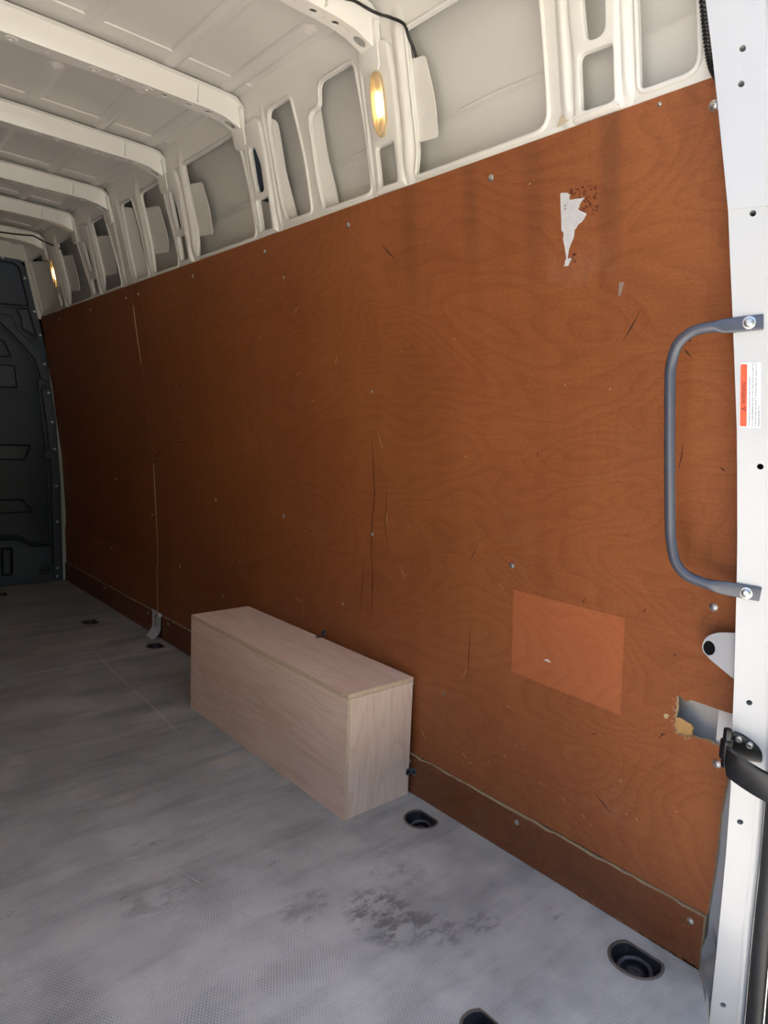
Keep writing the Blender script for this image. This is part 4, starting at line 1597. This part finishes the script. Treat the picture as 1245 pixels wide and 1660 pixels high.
# strap reaching round towards the open door
bm = bmesh.new()
SP = smooth_path([(-.092, .428, .457), (-.094, .416, .454), (-.093, .400, .448), (-.088, .370, .4385), (-.075, .335, .430), (-.045, .295, .424), (.0, .265, .420), (.06, .245, .418)], 4)
L = []
for i, p_ in enumerate(SP):
    t = (SP[min(i+1, len(SP)-1)]-SP[max(i-1, 0)])
    t.z = 0
    t.normalize()
    nn = Vector((t.y, -t.x, 0))
    if nn.x > 0:
        nn = -nn
    f = min(1, i/2)
    hh, tt = .0135+.0085*f, .0055
    dz = -.010*f
    row = []
    for u, v in ((-1, .8), (-.8, 1), (.8, 1), (1, .8), (1, -.8), (.8, -1), (-.8, -1), (-1, -.8)):
        row.append(bm.verts.new(p_+nn*u*tt+Vector((0, 0, v*hh+dz))))
    L.append(row)
for a, b in zip(L[:-1], L[1:]):
    for k in range(8):
        bm.faces.new((a[k-1], a[k], b[k], b[k-1]))
bm.faces.new(L[0][::-1])
bm.faces.new(L[-1])
mk('strap', bm, M['black'], hg, ang=50)
bm = bmesh.new()
box(bm, (-.090, .4125, .430), (-.086, .4245, .449), .001)
mk('spring_clip', bm, M['galv'], hg)
for ch in hg.children:
    ch.matrix_parent_inverse = Matrix.Translation(-hg.location)


# ---- interior lamps
def lamp(y, zc, label):
    tilt = Vector((-1, 0, slope(zc))).normalized()
    root = tag(empty('interior_lamp', (prof(zc)-.0102, y, zc)), label, 'lamp', 'interior lamps on the side posts')
    hl, hw = .066, .0235

    def oval(k, n=40):
        P_ = []
        for i in range(n):
            t = 2*math.pi*i/n
            c_, s_ = math.cos(t), math.sin(t)
            P_.append((math.copysign(abs(c_)**.8, c_)*(hw-k), math.copysign(abs(s_)**.72, s_)*(hl-k)))
        return P_
    sl = slope(zc)

    def lf(out):
        return lambda a, b, c: Vector((sl*b-out+c, a, b))
    bm_ = panel(oval(0), [oval(.005)], .010, .003, fn=lf(.006))
    mk('bezel', bm_, M['lensrib'], root)
    bm_ = panel(oval(.004), (), .002, 0, fn=lf(-.002))
    mk('reflector', bm_, M['lampbase'], root)
    bm_ = bmesh.new()
    tube(bm_, [(sl*b-.0035, 0, b) for b in np.linspace(-.026, .026, 9)], [(.002+.0042*math.sqrt(max(0, 1-(b/.027)**2)))*1.0 for b in np.linspace(-.026, .026, 9)], 10)
    mk('bulb', bm_, M['bulb'], root, ang=80)
    bm_ = panel(oval(.004), (), .0015, .0, fn=lf(.0095))
    ln_ = mk('lens', bm_, M['lens'], root)
    for k in (.0065, .0095, .0125, .0155, .0185):
        bm_ = bmesh.new()
        tube(bm_, [(sl*b-.0098, a, b) for a, b in oval(k, 36)], .0008, 5, closed=True)
        mk('lens_rib', bm_, M['lensrib'], ln_, ang=80)
    return root


lamp(1.288, 1.689, 'glowing oval lamp on the white post beside the largest opening')
lamp(3.836, 1.676, 'glowing oval lamp on the far white post near the bulkhead')

# ---- wiring
bm = bmesh.new()
tube(bm, smooth_path([(-.42, 1.262, 1.868), (-.34, 1.262, 1.866), (-.298, 1.264, 1.852), (-.262, 1.264, 1.858), (-.222, 1.262, 1.856), (-.206, 1.245, 1.846), (-.200, 1.215, 1.830), (-.186, 1.188, 1.812), (-.172, 1.186, 1.790), (-.150, 1.190, 1.770),
                     (-.13, 1.196, 1.74)], 6), .0032, 8)
tag(mk('lamp_cable', bm, M['black'], None, ang=80), 'thin black cable over the roof bow into the largest side opening', 'cable')
bm = bmesh.new()
tube(bm, smooth_path([(-.50, 3.892, 1.838), (-.38, 3.892, 1.842), (-.28, 3.890, 1.850), (-.245, 3.88, 1.852), (-.215, 3.86, 1.835), (-.195, 3.80, 1.812), (-.165, 3.70, 1.775)], 6), .0035, 8)
tag(mk('lamp_cable', bm, M['black'], None, ang=80), 'thin black cable along the far roof bow by the bulkhead', 'cable')
bm = bmesh.new()
CP = smooth_path([(-.190, .575, 1.78), (-.172, .556, 1.69), (-.157, .5455, 1.61), (-.147, .5405, 1.565), (-.139, .5345, 1.525), (-.134, .524, 1.500), (-.126, .510, 1.48)], 16)
tube(bm, CP, [.0072 if i % 2 else .0058 for i in range(len(CP))], 10)
tag(mk('conduit', bm, M['black'], None, ang=20), 'black corrugated cable conduit behind the top of the white pillar', 'conduit')
